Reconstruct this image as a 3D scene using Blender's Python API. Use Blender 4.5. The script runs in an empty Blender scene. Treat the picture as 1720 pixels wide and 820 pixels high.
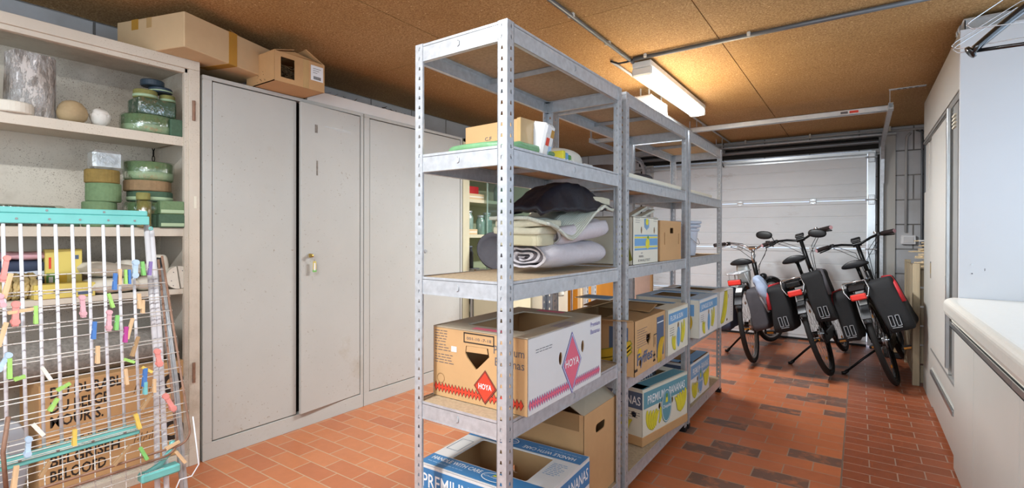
import bpy, math, random
from mathutils import Vector, Matrix, noise
random.seed(7)
PI = math.pi
S = bpy.context.scene
COL = S.collection

# ------------------------------------------------------------------ camera
CAMH, YAW, PITCH, ROLL, FPX, CY = 1.1734, math.radians(34.842), math.radians(-.2364), math.radians(-.151), 838.0, 396.65
fw = Vector((-math.sin(YAW)*math.cos(PITCH), math.cos(YAW)*math.cos(PITCH), math.sin(PITCH)))
r0 = Vector((math.cos(YAW), math.sin(YAW), 0)); u0 = r0.cross(fw)
rt = r0*math.cos(ROLL)-u0*math.sin(ROLL); up = r0*math.sin(ROLL)+u0*math.cos(ROLL)
cam = bpy.data.objects.new('camera', bpy.data.cameras.new('camera')); COL.objects.link(cam)
cam.matrix_world = Matrix(((rt.x, up.x, -fw.x, 0), (rt.y, up.y, -fw.y, 0), (rt.z, up.z, -fw.z, CAMH), (0, 0, 0, 1)))
cam.data.sensor_width = 36; cam.data.lens = FPX/1720*36; cam.data.shift_y = (CY-410)/1720
cam.data.clip_start = .05
S.camera = cam
S.view_settings.view_transform = 'Standard'; S.view_settings.look = 'None'
S.view_settings.gamma = 1; S.view_settings.use_curve_mapping = False
S.view_settings.exposure = 0.36

def at(px, py, ax, val):
    """point of the place seen at photo pixel (px,py) on the plane ax=val"""
    d = fw+rt*((px-860)/FPX)+up*((CY-py)/FPX); o = Vector((0, 0, CAMH)); i = 'xyz'.index(ax)
    return o+d*((val-o[i])/d[i])

# ------------------------------------------------------------------ light
W = bpy.data.worlds.new('sky'); S.world = W; W.use_nodes = True
W.node_tree.nodes['Background'].inputs[0].default_value = (.62, .76, 1, 1)
W.node_tree.nodes['Background'].inputs[1].default_value = 1.6

def area(name, loc, direction, sx, sy, power, color):
    l = bpy.data.lights.new(name, 'AREA'); l.shape = 'RECTANGLE'; l.size = sx; l.size_y = sy; l.energy = power; l.color = color
    o = bpy.data.objects.new(name, l); COL.objects.link(o); o.location = loc
    o.rotation_euler = Vector(direction).to_track_quat('-Z', 'Y').to_euler(); return o
area('daylight_side_window', (1.36, 1.85, 1.55), (-1, 0, -.12), 2.5, 1.15, 22, (.74, .86, 1))
area('daylight_unseen_rear_window', (-.55, -1.75, 1.5), (-.08, 1, -.06), 2.9, 1.35, 66, (.93, .97, 1))  # unseen rear source, placed to brighten the aisle

# ------------------------------------------------------------------ materials
def lin(c):
    if isinstance(c, str):
        c = [int(c[i:i+2], 16)/255 for i in (0, 2, 4)]
        c = [x/12.92 if x <= .04045 else ((x+.055)/1.055)**2.4 for x in c]
    return (c[0], c[1], c[2], 1)
def scl(c, k): return tuple(min(1, x*k) for x in c[:3])+(1,)
MATS = {}
def N(nt, t, **kw):
    n = nt.nodes.new(t)
    for k, v in kw.items(): setattr(n, k, v)
    return n
def mix(nt, fac, a, b, mode='MIX'):
    m = N(nt, 'ShaderNodeMix', data_type='RGBA', blend_type=mode); L = nt.links
    for i, v in ((0, fac), (6, a), (7, b)):
        if hasattr(v, 'is_output'): L.new(v, m.inputs[i])
        else: m.inputs[i].default_value = v
    return m.outputs[2]
def ramp(nt, src, p0, p1, c0=(0, 0, 0, 1), c1=(1, 1, 1, 1)):
    r = N(nt, 'ShaderNodeValToRGB'); e = r.color_ramp.elements
    e[0].position = p0; e[1].position = p1; e[0].color = c0; e[1].color = c1
    nt.links.new(src, r.inputs[0]); return r.outputs[0]
def coords(nt, scale=(1, 1, 1)):
    tc = N(nt, 'ShaderNodeTexCoord'); mp = N(nt, 'ShaderNodeMapping'); mp.inputs['Scale'].default_value = scale
    nt.links.new(tc.outputs['Object'], mp.inputs[0]); return mp.outputs[0]
def nz(nt, vec, s, d=4, r=.6):
    n = N(nt, 'ShaderNodeTexNoise'); n.inputs['Scale'].default_value = s; n.inputs['Detail'].default_value = d
    n.inputs['Roughness'].default_value = r; nt.links.new(vec, n.inputs['Vector']); return n.outputs['Fac']
def base(name):
    m = bpy.data.materials.new(name); m.use_nodes = True; nt = m.node_tree
    MATS[name] = m; return m, nt, nt.nodes['Principled BSDF']
def mat(name, col, rough=.5, metal=0, var=.08, scale=6, stretch=(1, 1, 1), bump=0, bscale=60, speck=0, speckcol='4a3422',
        speckscale=45, stain=0, staincol='8a7358', spec=.5, coat=0, trans=0, alpha=1, emit=0, ior=1.45):
    m, nt, b = base(name); c = lin(col); v = coords(nt, stretch)
    f = ramp(nt, nz(nt, v, scale), .3, .7)
    out = mix(nt, f, scl(c, 1-var), scl(c, 1+var))
    if stain:
        s = ramp(nt, nz(nt, v, 1.7, 6, .7), .62-stain*.2, .72)
        out = mix(nt, s, out, mix(nt, .55, out, lin(staincol)))
    if speck:
        a = ramp(nt, nz(nt, v, speckscale, 3, .7), .66-speck*.1, .7-speck*.1)
        g = ramp(nt, nz(nt, v, 2.3, 3), .42, .6)
        mm = N(nt, 'ShaderNodeMath', operation='MULTIPLY'); nt.links.new(a, mm.inputs[0]); nt.links.new(g, mm.inputs[1])
        out = mix(nt, mm.outputs[0], out, lin(speckcol))
    nt.links.new(out, b.inputs['Base Color'])
    b.inputs['Roughness'].default_value = rough; b.inputs['Metallic'].default_value = metal
    b.inputs['Specular IOR Level'].default_value = spec; b.inputs['Coat Weight'].default_value = coat
    b.inputs['Transmission Weight'].default_value = trans; b.inputs['Alpha'].default_value = alpha; b.inputs['IOR'].default_value = ior
    if emit: b.inputs['Emission Color'].default_value = c; b.inputs['Emission Strength'].default_value = emit
    if bump:
        bp = N(nt, 'ShaderNodeBump'); bp.inputs['Strength'].default_value = bump; bp.inputs['Distance'].default_value = .004
        nt.links.new(nz(nt, v, bscale, 5, .65), bp.inputs['Height']); nt.links.new(bp.outputs[0], b.inputs['Normal'])
    return m

mat('cabinet_paint', 'babbb6', .42, var=.035, scale=3, bump=.05, bscale=120, speck=.12, speckcol='8f8675', speckscale=60, stain=.12, staincol='a89f8c')
mat('old_paint', 'cdc4b5', .6, var=.06, scale=4, bump=.15, bscale=90, speck=.35, speckcol='7d6548', speckscale=190, stain=.3, staincol='8c7a62')
mat('old_back', 'd8cfc0', .65, var=.10, scale=3, speck=.6, speckcol='6b4f33', speckscale=200, stain=.5, staincol='857460')
mat('dark_gap', '15130f', .8)
mat('cream_paint', 'c9c3a6', .5, var=.05)
mat('galv', 'c2c6ca', .36, .42, var=.13, scale=38, bump=.04, bscale=200)
mat('galv_dull', 'b0b3b5', .45, .35, var=.12, scale=30)
mat('zinc_rail', 'ccd0d2', .3, .5, var=.08, scale=12)
mat('chipboard', 'b09c80', .75, var=.16, scale=90, bump=.15, bscale=260)
mat('chipboard_under', '8e6a45', .8, var=.14, scale=70, bump=.1, bscale=260)
mat('card', 'c39a6b', .72, var=.05, scale=9, bump=.06, bscale=300)
mat('card_light', 'cdb28b', .72, var=.04, scale=9, bump=.06, bscale=300)
mat('card_dark', '9a774e', .78, var=.08, scale=9)
mat('card_grey', 'b0a28c', .72, var=.06, scale=9)
mat('card_white', 'dcdbd8', .55, var=.025, scale=7)
mat('card_cream', 'dcd8c6', .6, var=.03, scale=7)
mat('tape', 'b98b3c', .22, var=.06, coat=.5)
mat('tape_clear', 'c0a070', .15, var=.1, coat=.7)
mat('label_white', 'e9ebee', .5, var=.02)
mat('ink', '2c2622', .6, var=.05)
mat('ink_grey', '5d5a60', .6)
mat('ink_blue', '6d9fc9', .5, var=.05)
mat('ink_lightblue', 'a8c2dc', .5, var=.05)
mat('ink_deepblue', '3f7fb3', .45, var=.05)
mat('ink_slate', '50617b', .5, var=.05)
mat('ink_teal', '5f97a5', .5, var=.05)
mat('ink_white', 'eef0f0', .5, var=.02)
mat('ink_violet', '6a62a8', .5)
mat('ink_red_lit', 'e06a80', .5, var=.05)
mat('ink_red', 'd8432c', .5, var=.06)
mat('ink_yellow', 'd9cf3a', .5, var=.1, scale=20)
mat('ink_gold', 'd2a92c', .5, var=.1, scale=20)
mat('ink_green', '5d9444', .5, var=.1)
mat('ink_olive', '86872e', .5)
mat('white_lam', 'bcbab4', .38, var=.015, scale=3, bump=.03, bscale=240)
mat('white_lam_lit', 'cbccce', .38, var=.015, scale=3, bump=.03, bscale=240)  # same laminate, paler and cooler: window light painted into the side panel
mat('counter', 'cfccc4', .28, var=.03, scale=50)
mat('alu', 'b9bcbd', .3, .85, var=.05)
mat('grey_profile', '8d8d8b', .45, .3, var=.05)
mat('door_panel', 'dbe0e4', .45, var=.03, scale=4, stretch=(1, 1, 3), bump=.08, bscale=160, stain=.15, staincol='a8a196')
mat('rubber', '121213', .6, var=.12)
mat('tyre', '1a1a1b', .75, var=.15, bump=.3, bscale=160)
mat('black_metal', '17181a', .32, .3, var=.08)
mat('black_plastic', '141416', .45, var=.08)
mat('grip', '2a2020', .65, var=.15)
mat('saddle', '17171a', .42, var=.08, bump=.08, bscale=260)
mat('chrome', 'c9cbce', .18, .95, var=.04)
mat('spoke', '8c8e92', .3, .9)
mat('bike_silver', 'a7a9a8', .3, .6, var=.05)
mat('fender_grey', '3b3d40', .3, .2, var=.05)
mat('reflector', 'd8342c', .25, var=.08, coat=.7)
mat('amber', 'e09020', .3, coat=.5)
mat('bag_black', '151619', .8, var=.12, scale=20, bump=.25, bscale=220)
mat('bag_grey', '3f3d42', .8, var=.1, scale=20, bump=.25, bscale=220)
mat('bag_navy', '3a4258', .8, var=.1, scale=20, bump=.2, bscale=220)
mat('bag_red', 'a8202a', .6, var=.1)
mat('bag_trim', '9a9da3', .4, var=.05)
mat('jacket_blue', '8f9db5', .7, var=.15, scale=14, bump=.2, bscale=120)
mat('teal_plastic', '72bdb8', .4, var=.07, scale=10)
mat('rod_white', 'dfe1e6', .35, var=.05, scale=30)
mat('wire_white', 'dcdad4', .45, var=.12, scale=60, speck=1, speckcol='7a6a58', speckscale=110)
mat('wire_rust', '8f6f5c', .6, .3, var=.2, scale=40)
mat('tube_white', 'cfcdd0', .35, var=.06, scale=14)
mat('peg_wood', 'd4b48c', .7, var=.12, scale=40, stretch=(1, 1, .2))
mat('peg_oldwood', 'a98a64', .75, var=.15, scale=40, stretch=(1, 1, .2))
for n_, c_ in dict(green='7fbf6c', lime='9dcb6c', blue='4a78b8', pink='dd9088', rose='d2a4ab', magenta='b0448c', yellow='d9bd5c', lightblue='b0c8dc', violet='8571a8', white='ded9cf', cyan='74b8ba').items():
    mat('peg_'+n_, c_, .4, var=.07, scale=30)
mat('foam_green', '5a7a52', .85, var=.12, scale=60, bump=.2, bscale=240)
mat('foam_dark', '4a6450', .85, var=.12, scale=60, bump=.2, bscale=240)
mat('foam_mid', '6b8560', .85, var=.12, scale=60, bump=.2, bscale=240)
mat('foam_olive', '84814a', .85, var=.12, scale=60, bump=.2, bscale=240)
mat('foam_ochre', '85703c', .85, var=.15, scale=40, bump=.2, bscale=240)
mat('foam_brown', '8f7657', .85, var=.15, scale=40, bump=.2, bscale=240)
mat('foam_grey', '3b463f', .85, var=.2, scale=40)
mat('foam_white', 'd8d3c6', .8, var=.05, scale=30, bump=.2, bscale=200)
mat('foam_navy', '2d3d4a', .5, var=.12)
mat('pale_green', 'a8bf9c', .7, var=.06)
mat('wrap_silver', 'bfc3c2', .18, .55, var=.3, scale=26, bump=.9, bscale=40)
mat('tan_ball', 'a8926f', .8, var=.2, scale=14, bump=.4, bscale=40)
mat('gypsum', 'd9d5cd', .75, var=.06, scale=20, bump=.3, bscale=60)
mat('wicker', 'c3ad77', .75, var=.35, scale=60, bump=.6, bscale=70)
mat('felt', '8b867f', .95, var=.3, scale=70, bump=.5, bscale=220)
mat('straw', '7e6a4b', .9, var=.3, scale=20)
mat('twig', '4d382b', .9, var=.3, scale=20)
mat('towel_lilac', 'c9c2c4', .95, var=.05, scale=60, bump=.5, bscale=260)
mat('towel_pink', 'c9bcb1', .95, var=.09, scale=60, bump=.5, bscale=260)
mat('towel_beige', 'c6c0a8', .95, var=.06, scale=60, bump=.5, bscale=260)
mat('navy_cloth', '11111c', .5, var=.2, scale=8, bump=.8, bscale=22)
mat('bucket', 'c4cbd8', .35, var=.04)
mat('orange_wood', 'b9791f', .5, var=.18, scale=5, stretch=(1, 1, .15), bump=.1)
mat('pink_board', 'c7a896', .6, var=.08)
mat('crate_wood', 'a99a80', .8, var=.15, scale=8, stretch=(4, 4, .3), bump=.2)
mat('kindling', 'c9b491', .8, var=.18, scale=16)
mat('paper', 'd7d8da', .7, var=.05)
mat('pipe_grey', '6f7377', .4, .5, var=.08)
mat('pipe_white', 'b5b6b6', .45, var=.06)
mat('clip_white', 'c4c0b4', .5)
mat('black_gloss', '101114', .22, var=.1, coat=.6)
mat('hanger_wire', 'c9cccf', .25, .7)
mat('red_box', 'b51f24', .5)
mat('glass_green', '8fa79a', .15, var=.15, scale=20, coat=.4)
mat('bottle_grey', '6c7480', .35, var=.1)
mat('bag_green', '6d9a70', .35, var=.18, scale=18, bump=.5, bscale=40)
mat('yellow_pack', 'd8c368', .5, var=.05)
mat('pillow', 'd6d0c2', .85, var=.06, scale=10, bump=.15, bscale=40)
mat('lamp_body', 'c9cbc8', .4)
mat('brass', 'b89a52', .3, .8)

def film(name, tint, a=.25):
    m, nt, b = base(name)
    g = N(nt, 'ShaderNodeBsdfGlossy'); g.inputs['Roughness'].default_value = .12; g.inputs['Color'].default_value = (1, 1, 1, 1)
    t = N(nt, 'ShaderNodeBsdfTransparent'); t.inputs['Color'].default_value = lin(tint)
    ms = N(nt, 'ShaderNodeMixShader'); v = coords(nt)
    f = ramp(nt, nz(nt, v, 28, 4, .7), .5, .72, (a*.35,)*3+(1,), (min(1, a*2.2),)*3+(1,))
    bp = N(nt, 'ShaderNodeBump'); bp.inputs['Strength'].default_value = .9; bp.inputs['Distance'].default_value = .006
    nt.links.new(nz(nt, v, 40, 3), bp.inputs['Height']); nt.links.new(bp.outputs[0], g.inputs['Normal'])
    nt.links.new(f, ms.inputs[0]); nt.links.new(t.outputs[0], ms.inputs[1]); nt.links.new(g.outputs[0], ms.inputs[2])
    nt.links.new(ms.outputs[0], nt.nodes['Material Output'].inputs[0]); return m
film('plastic_film', 'eef2ee')
def pane(name, tint):
    m, nt, b = base(name)
    g = N(nt, 'ShaderNodeBsdfGlossy'); g.inputs['Roughness'].default_value = .03
    t = N(nt, 'ShaderNodeBsdfTransparent'); t.inputs['Color'].default_value = lin(tint)
    ms = N(nt, 'ShaderNodeMixShader'); ms.inputs[0].default_value = .1
    nt.links.new(t.outputs[0], ms.inputs[1]); nt.links.new(g.outputs[0], ms.inputs[2])
    nt.links.new(ms.outputs[0], nt.nodes['Material Output'].inputs[0]); return m
pane('window_glass', 'f4f8fa'); pane('cabinet_glass', 'e4efed')

def striped(name, c0, c1, freq, axis, rough=.9):
    m, nt, b = base(name); v = coords(nt)
    w = N(nt, 'ShaderNodeTexWave', bands_direction=axis); w.inputs['Scale'].default_value = freq; w.inputs['Distortion'].default_value = .6
    w.inputs['Detail Scale'].default_value = 3
    nt.links.new(v, w.inputs['Vector']); nt.links.new(mix(nt, ramp(nt, w.outputs['Fac'], .35, .6), lin(c0), lin(c1)), b.inputs['Base Color'])
    b.inputs['Roughness'].default_value = rough
    bp = N(nt, 'ShaderNodeBump'); bp.inputs['Strength'].default_value = .5; bp.inputs['Distance'].default_value = .002
    nt.links.new(w.outputs['Fac'], bp.inputs['Height']); nt.links.new(bp.outputs[0], b.inputs['Normal'])
striped('blanket_stripe', 'd0d1c2', 'b4b6a6', 60, 'X')
striped('blanket_cream', 'c9c0a2', 'bfb697', 90, 'Y')

def bark():
    m, nt, b = base('birch_bark'); v = coords(nt, (1, 1, .35))
    f = ramp(nt, nz(nt, v, 34, 6, .75), .46, .6); f2 = ramp(nt, nz(nt, v, 14, 5, .7), .42, .5)
    c = mix(nt, f, lin('c4beb9'), lin('ecebea')); c = mix(nt, f2, lin('a39a92'), c)
    nt.links.new(c, b.inputs['Base Color']); b.inputs['Roughness'].default_value = .85
    bp = N(nt, 'ShaderNodeBump'); bp.inputs['Strength'].default_value = .9; bp.inputs['Distance'].default_value = .01
    nt.links.new(f, bp.inputs['Height']); nt.links.new(bp.outputs[0], b.inputs['Normal'])
bark()

def floor_mat():
    m, nt, b = base('quarry_tiles'); L = nt.links
    tc = N(nt, 'ShaderNodeTexCoord'); sx = N(nt, 'ShaderNodeSeparateXYZ'); L.new(tc.outputs['Object'], sx.inputs[0])
    def zone(ox, oy, bw, rh, cols, dark, mortar, ms, msm=.12):
        mp = N(nt, 'ShaderNodeMapping'); mp.inputs['Location'].default_value = (-ox+20*bw, -oy+rh+40*rh, 0); L.new(tc.outputs['Object'], mp.inputs[0])
        bt = N(nt, 'ShaderNodeTexBrick'); bt.inputs['Scale'].default_value = 1
        bt.inputs['Brick Width'].default_value = bw; bt.inputs['Row Height'].default_value = rh
        bt.inputs['Mortar Size'].default_value = ms; bt.inputs['Mortar Smooth'].default_value = msm; bt.inputs['Bias'].default_value = 0
        bt.inputs['Color1'].default_value = (0, 0, 0, 1); bt.inputs['Color2'].default_value = (1, 1, 1, 1); bt.inputs['Mortar'].default_value = (.5, .5, .5, 1)
        L.new(mp.outputs[0], bt.inputs['Vector'])
        r = N(nt, 'ShaderNodeValToRGB'); r.color_ramp.interpolation = 'LINEAR'; e = r.color_ramp.elements
        e[0].position = 0; e[0].color = lin(cols[0]); e[1].position = 1; e[1].color = lin(cols[1])
        x = e.new(.45); x.color = lin(cols[2])
        sp = N(nt, 'ShaderNodeSeparateXYZ'); L.new(mp.outputs[0], sp.inputs[0])
        def mth(op, a, b_=None):
            k = N(nt, 'ShaderNodeMath', operation=op)
            for i, v in enumerate((a, b_)):
                if v is None: continue
                if hasattr(v, 'is_output'): L.new(v, k.inputs[i])
                else: k.inputs[i].default_value = v
            return k.outputs[0]
        row = mth('FLOOR', mth('DIVIDE', sp.outputs[1], rh)); odd = mth('MODULO', row, 2.0)
        col = mth('FLOOR', mth('DIVIDE', mth('ADD', sp.outputs[0], mth('MULTIPLY', mth('SUBTRACT', 1.0, odd), bw*.5)), bw))
        cv = N(nt, 'ShaderNodeCombineXYZ'); L.new(col, cv.inputs[0]); L.new(row, cv.inputs[1])
        wn = N(nt, 'ShaderNodeTexWhiteNoise', noise_dimensions='2D'); L.new(cv.outputs[0], wn.inputs['Vector']); tint = wn.outputs['Value']
        L.new(tint, r.inputs[0]); c = r.outputs[0]
        if dark:
            d = ramp(nt, tint, 1-dark-.01, 1-dark+.01)
            g = ramp(nt, nz(nt, tc.outputs['Object'], 15, 3), .2, .5)
            mm = N(nt, 'ShaderNodeMath', operation='MULTIPLY'); L.new(d, mm.inputs[0]); L.new(g, mm.inputs[1])
            c = mix(nt, mm.outputs[0], c, lin('76584b'))
        # fine mottling inside the tile
        c = mix(nt, ramp(nt, nz(nt, tc.outputs['Object'], 22, 6, .7), .3, .75, (.0,)*3+(1,), (.32,)*3+(1,)), c, mix(nt, .5, c, lin('6b3a22')))
        c = mix(nt, bt.outputs['Fac'], c, lin(mortar))
        return c, bt.outputs['Fac']
    cl, fl = zone(-2.524, 1.195, .2165, .106, ('b56b44', 'c47b4e', 'bd7348'), .0, 'b99a7c', .0032)
    cm, fm = zone(-.066, 3.003, .2437, .1177, ('cb7648', 'd5804f', 'bb6a42'), .26, 'a48a76', .003)
    cr, fr = zone(.047, 3.295, .2226, .1, ('9e5535', 'aa5d3a', '965030'), .0, 'ad9180', .003)
    def gt(v):
        g = N(nt, 'ShaderNodeMath', operation='GREATER_THAN'); g.inputs[1].default_value = v; L.new(sx.outputs[0], g.inputs[0]); return g.outputs[0]
    c = mix(nt, gt(-1.4), cl, cm); c = mix(nt, gt(-.064), c, cr)
    f = mix(nt, gt(-1.4), fl, fm); f = mix(nt, gt(-.064), f, fr)
    # joint between the two laid fields
    a = N(nt, 'ShaderNodeMath', operation='ADD'); a.inputs[1].default_value = .066; L.new(sx.outputs[0], a.inputs[0])
    ab = N(nt, 'ShaderNodeMath', operation='ABSOLUTE'); L.new(a.outputs[0], ab.inputs[0])
    lt = N(nt, 'ShaderNodeMath', operation='LESS_THAN'); lt.inputs[1].default_value = .0035; L.new(ab.outputs[0], lt.inputs[0])
    c = mix(nt, lt.outputs[0], c, lin('7d6a5c'))
    L.new(c, b.inputs['Base Color'])
    rr = N(nt, 'ShaderNodeMapRange'); rr.inputs['To Min'].default_value = .3; rr.inputs['To Max'].default_value = .5
    L.new(nz(nt, tc.outputs['Object'], 7, 4), rr.inputs['Value']); L.new(rr.outputs[0], b.inputs['Roughness'])
    bp = N(nt, 'ShaderNodeBump', invert=True); bp.inputs['Strength'].default_value = .35; bp.inputs['Distance'].default_value = .003
    L.new(f, bp.inputs['Height']); L.new(bp.outputs[0], b.inputs['Normal'])
floor_mat()

def ceiling_mat():
    m, nt, b = base('fibre_board'); v = coords(nt)
    c = mix(nt, ramp(nt, nz(nt, v, 1.6, 5, .6), .35, .7), lin('b8925c'), lin('caa775'))
    c = mix(nt, ramp(nt, nz(nt, v, 110, 4, .8), .40, .62), lin('8f6838'), c)
    c = mix(nt, ramp(nt, nz(nt, v, 75, 2, .6), .66, .72), c, lin('ecd2a2'))
    nt.links.new(c, b.inputs['Base Color']); b.inputs['Roughness'].default_value = .8
    bp = N(nt, 'ShaderNodeBump'); bp.inputs['Strength'].default_value = .4; bp.inputs['Distance'].default_value = .003
    nt.links.new(nz(nt, v, 160, 5, .7), bp.inputs['Height']); nt.links.new(bp.outputs[0], b.inputs['Normal'])
ceiling_mat()

def block_mat(name, ax):
    m, nt, b = base(name); L = nt.links
    tc = N(nt, 'ShaderNodeTexCoord'); s = N(nt, 'ShaderNodeSeparateXYZ'); L.new(tc.outputs['Object'], s.inputs[0])
    cb = N(nt, 'ShaderNodeCombineXYZ'); L.new(s.outputs[ax], cb.inputs[0]); L.new(s.outputs[2], cb.inputs[1])
    mp = N(nt, 'ShaderNodeMapping'); mp.inputs['Location'].default_value = (10.13, 9.97, 0); L.new(cb.outputs[0], mp.inputs[0])
    bt = N(nt, 'ShaderNodeTexBrick'); bt.inputs['Scale'].default_value = 1; bt.inputs['Brick Width'].default_value = .45; bt.inputs['Row Height'].default_value = .25
    bt.inputs['Mortar Size'].default_value = .007; bt.inputs['Mortar Smooth'].default_value = .3
    bt.inputs['Color1'].default_value = lin('b9bcc0'); bt.inputs['Color2'].default_value = lin('c4c6c9'); bt.inputs['Mortar'].default_value = lin('6d6c6a')
    L.new(mp.outputs[0], bt.inputs['Vector'])
    c = mix(nt, ramp(nt, nz(nt, tc.outputs['Object'], 3, 5), .45, .8), bt.outputs['Color'], lin('a9a8a6'))
    L.new(c, b.inputs['Base Color']); b.inputs['Roughness'].default_value = .7
    bp = N(nt, 'ShaderNodeBump', invert=True); bp.inputs['Strength'].default_value = .6; bp.inputs['Distance'].default_value = .006
    L.new(bt.outputs['Fac'], bp.inputs['Height']); L.new(bp.outputs[0], b.inputs['Normal'])
block_mat('block_wall_x', 0); block_mat('block_wall_y', 1)

# ------------------------------------------------------------------ mesh builder
def tomesh_curve(cu):
    o = bpy.data.objects.new('tmp', cu); COL.objects.link(o)
    dg = bpy.context.evaluated_depsgraph_get(); me = o.evaluated_get(dg).to_mesh()
    vs = [v.co.copy() for v in me.vertices]; fs = [tuple(p.vertices) for p in me.polygons]
    o.evaluated_get(dg).to_mesh_clear(); bpy.data.objects.remove(o); bpy.data.curves.remove(cu)
    return vs, fs
TEXTS = {}
class MB:
    def __init__(s): s.v = []; s.f = []; s.m = []; s.sm = []; s.names = []
    def mi(s, m):
        if m not in s.names: s.names.append(m)
        return s.names.index(m)
    def add(s, vs, fs, m, smooth=False, M=None):
        o = len(s.v); k = s.mi(m)
        for v in vs: s.v.append(tuple(M @ Vector(v)) if M is not None else tuple(v))
        for f in fs: s.f.append(tuple(i+o for i in f)); s.m.append(k); s.sm.append(smooth)
        return s
    def box(s, a, b, m, M=None, ch=0):
        x0, y0, z0 = [min(a[i], b[i]) for i in range(3)]; x1, y1, z1 = [max(a[i], b[i]) for i in range(3)]
        if ch:
            c = min(ch, (x1-x0)*.45, (y1-y0)*.45, (z1-z0)*.45); vs = []; idx = {}
            for i, X in enumerate((x0, x1)):
                for j, Y in enumerate((y0, y1)):
                    for k, Z in enumerate((z0, z1)):
                        dx, dy, dz = (c if i == 0 else -c), (c if j == 0 else -c), (c if k == 0 else -c)
                        idx[i, j, k] = len(vs); vs += [(X, Y+dy, Z+dz), (X+dx, Y, Z+dz), (X+dx, Y+dy, Z)]
            q = lambda i, j, k, a_: idx[i, j, k]+a_
            fs = [(q(0,0,0,0), q(0,0,1,0), q(0,1,1,0), q(0,1,0,0)), (q(1,0,0,0), q(1,1,0,0), q(1,1,1,0), q(1,0,1,0)),
                  (q(0,0,0,1), q(1,0,0,1), q(1,0,1,1), q(0,0,1,1)), (q(0,1,0,1), q(0,1,1,1), q(1,1,1,1), q(1,1,0,1)),
                  (q(0,0,0,2), q(0,1,0,2), q(1,1,0,2), q(1,0,0,2)), (q(0,0,1,2), q(1,0,1,2), q(1,1,1,2), q(0,1,1,2))]
            for j in (0, 1):
                for k in (0, 1): fs.append((q(0,j,k,1), q(1,j,k,1), q(1,j,k,2), q(0,j,k,2)))
            for i in (0, 1):
                for k in (0, 1): fs.append((q(i,0,k,0), q(i,1,k,0), q(i,1,k,2), q(i,0,k,2)))
            for i in (0, 1):
                for j in (0, 1): fs.append((q(i,j,0,0), q(i,j,1,0), q(i,j,1,1), q(i,j,0,1)))
            for i in (0, 1):
                for j in (0, 1):
                    for k in (0, 1): fs.append((q(i,j,k,0), q(i,j,k,1), q(i,j,k,2)))
            return s.add(vs, fs, m, M=M)
        vs = [(x, y, z) for x in (x0, x1) for y in (y0, y1) for z in (z0, z1)]
        return s.add(vs, [(0,1,3,2), (4,6,7,5), (0,4,5,1), (2,3,7,6), (0,2,6,4), (1,5,7,3)], m, M=M)
    def tube(s, pts, r, m, seg=8, closed=False, caps=True, M=None, radii=None):
        P = [Vector(p) for p in pts]; n = len(P); vs = []; fs = []; prev = None
        for i, p in enumerate(P):
            if closed: t = P[(i+1) % n]-P[i-1]
            else: t = P[min(i+1, n-1)]-P[max(i-1, 0)]
            if t.length < 1e-9: t = Vector((0, 0, 1))
            t.normalize()
            if prev is None:
                a = Vector((0, 0, 1)) if abs(t.z) < .9 else Vector((1, 0, 0)); u = (a-t*a.dot(t)).normalized()
            else:
                u = prev-t*prev.dot(t)
                u = u.normalized() if u.length > 1e-6 else prev
            prev = u; w = t.cross(u); R = radii[i] if radii else r
            for k in range(seg):
                a = 2*PI*k/seg; vs.append(p+(u*math.cos(a)+w*math.sin(a))*R)
        for i in range(n if closed else n-1):
            j = (i+1) % n
            for k in range(seg): fs.append((i*seg+k, i*seg+(k+1) % seg, j*seg+(k+1) % seg, j*seg+k))
        if caps and not closed: fs += [tuple(range(seg))[::-1], tuple(range((n-1)*seg, n*seg))]
        return s.add(vs, fs, m, True, M)
    def cyl(s, p0, p1, r, m, seg=16, r2=None, M=None):
        P0, P1 = Vector(p0), Vector(p1); t = (P1-P0).normalized(); a = Vector((0, 0, 1)) if abs(t.z) < .9 else Vector((1, 0, 0))
        u = (a-t*a.dot(t)).normalized(); w = t.cross(u); r2 = r if r2 is None else r2; vs = []
        for P, R in ((P0, r), (P1, r2)):
            for k in range(seg): A = 2*PI*k/seg; vs.append(P+(u*math.cos(A)+w*math.sin(A))*R)
        s.add(vs, [(k, (k+1) % seg, seg+(k+1) % seg, seg+k) for k in range(seg)], m, True, M)
        s.add(vs, [tuple(range(seg))[::-1], tuple(range(seg, 2*seg))], m, False, M); return s
    def lathe(s, prof, m, seg=24, M=None, sy=1, smooth=True):
        vs = []; n = len(prof)
        for k in range(seg):
            a = 2*PI*k/seg
            for r, z in prof: vs.append((r*math.cos(a), r*math.sin(a)*sy, z))
        fs = [(k*n+i, ((k+1) % seg)*n+i, ((k+1) % seg)*n+i+1, k*n+i+1) for k in range(seg) for i in range(n-1)]
        return s.add(vs, fs, m, smooth, M)
    def poly(s, pts, m, M=None): return s.add(pts, [tuple(range(len(pts)))], m, M=M)
    def prism(s, pts, z0, z1, m, M=None, smooth=False):
        n = len(pts); vs = [(x, y, z0) for x, y in pts]+[(x, y, z1) for x, y in pts]
        s.add(vs, [(i, (i+1) % n, n+(i+1) % n, n+i) for i in range(n)], m, smooth, M)
        return s.add(vs, [tuple(range(n))[::-1], tuple(range(n, 2*n))], m, False, M)
    def plate(s, loops, t, m, M=None):
        """flat plate in local xy with holes (outer loop first), thickness t along z"""
        cu = bpy.data.curves.new('c', 'CURVE'); cu.dimensions = '2D'; cu.fill_mode = 'BOTH'; cu.extrude = t/2
        for lp in loops:
            sp = cu.splines.new('POLY'); sp.points.add(len(lp)-1); sp.use_cyclic_u = True
            for i, (x, y) in enumerate(lp): sp.points[i].co = (x, y, 0, 1)
        vs, fs = tomesh_curve(cu); return s.add(vs, fs, m, M=M)
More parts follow.
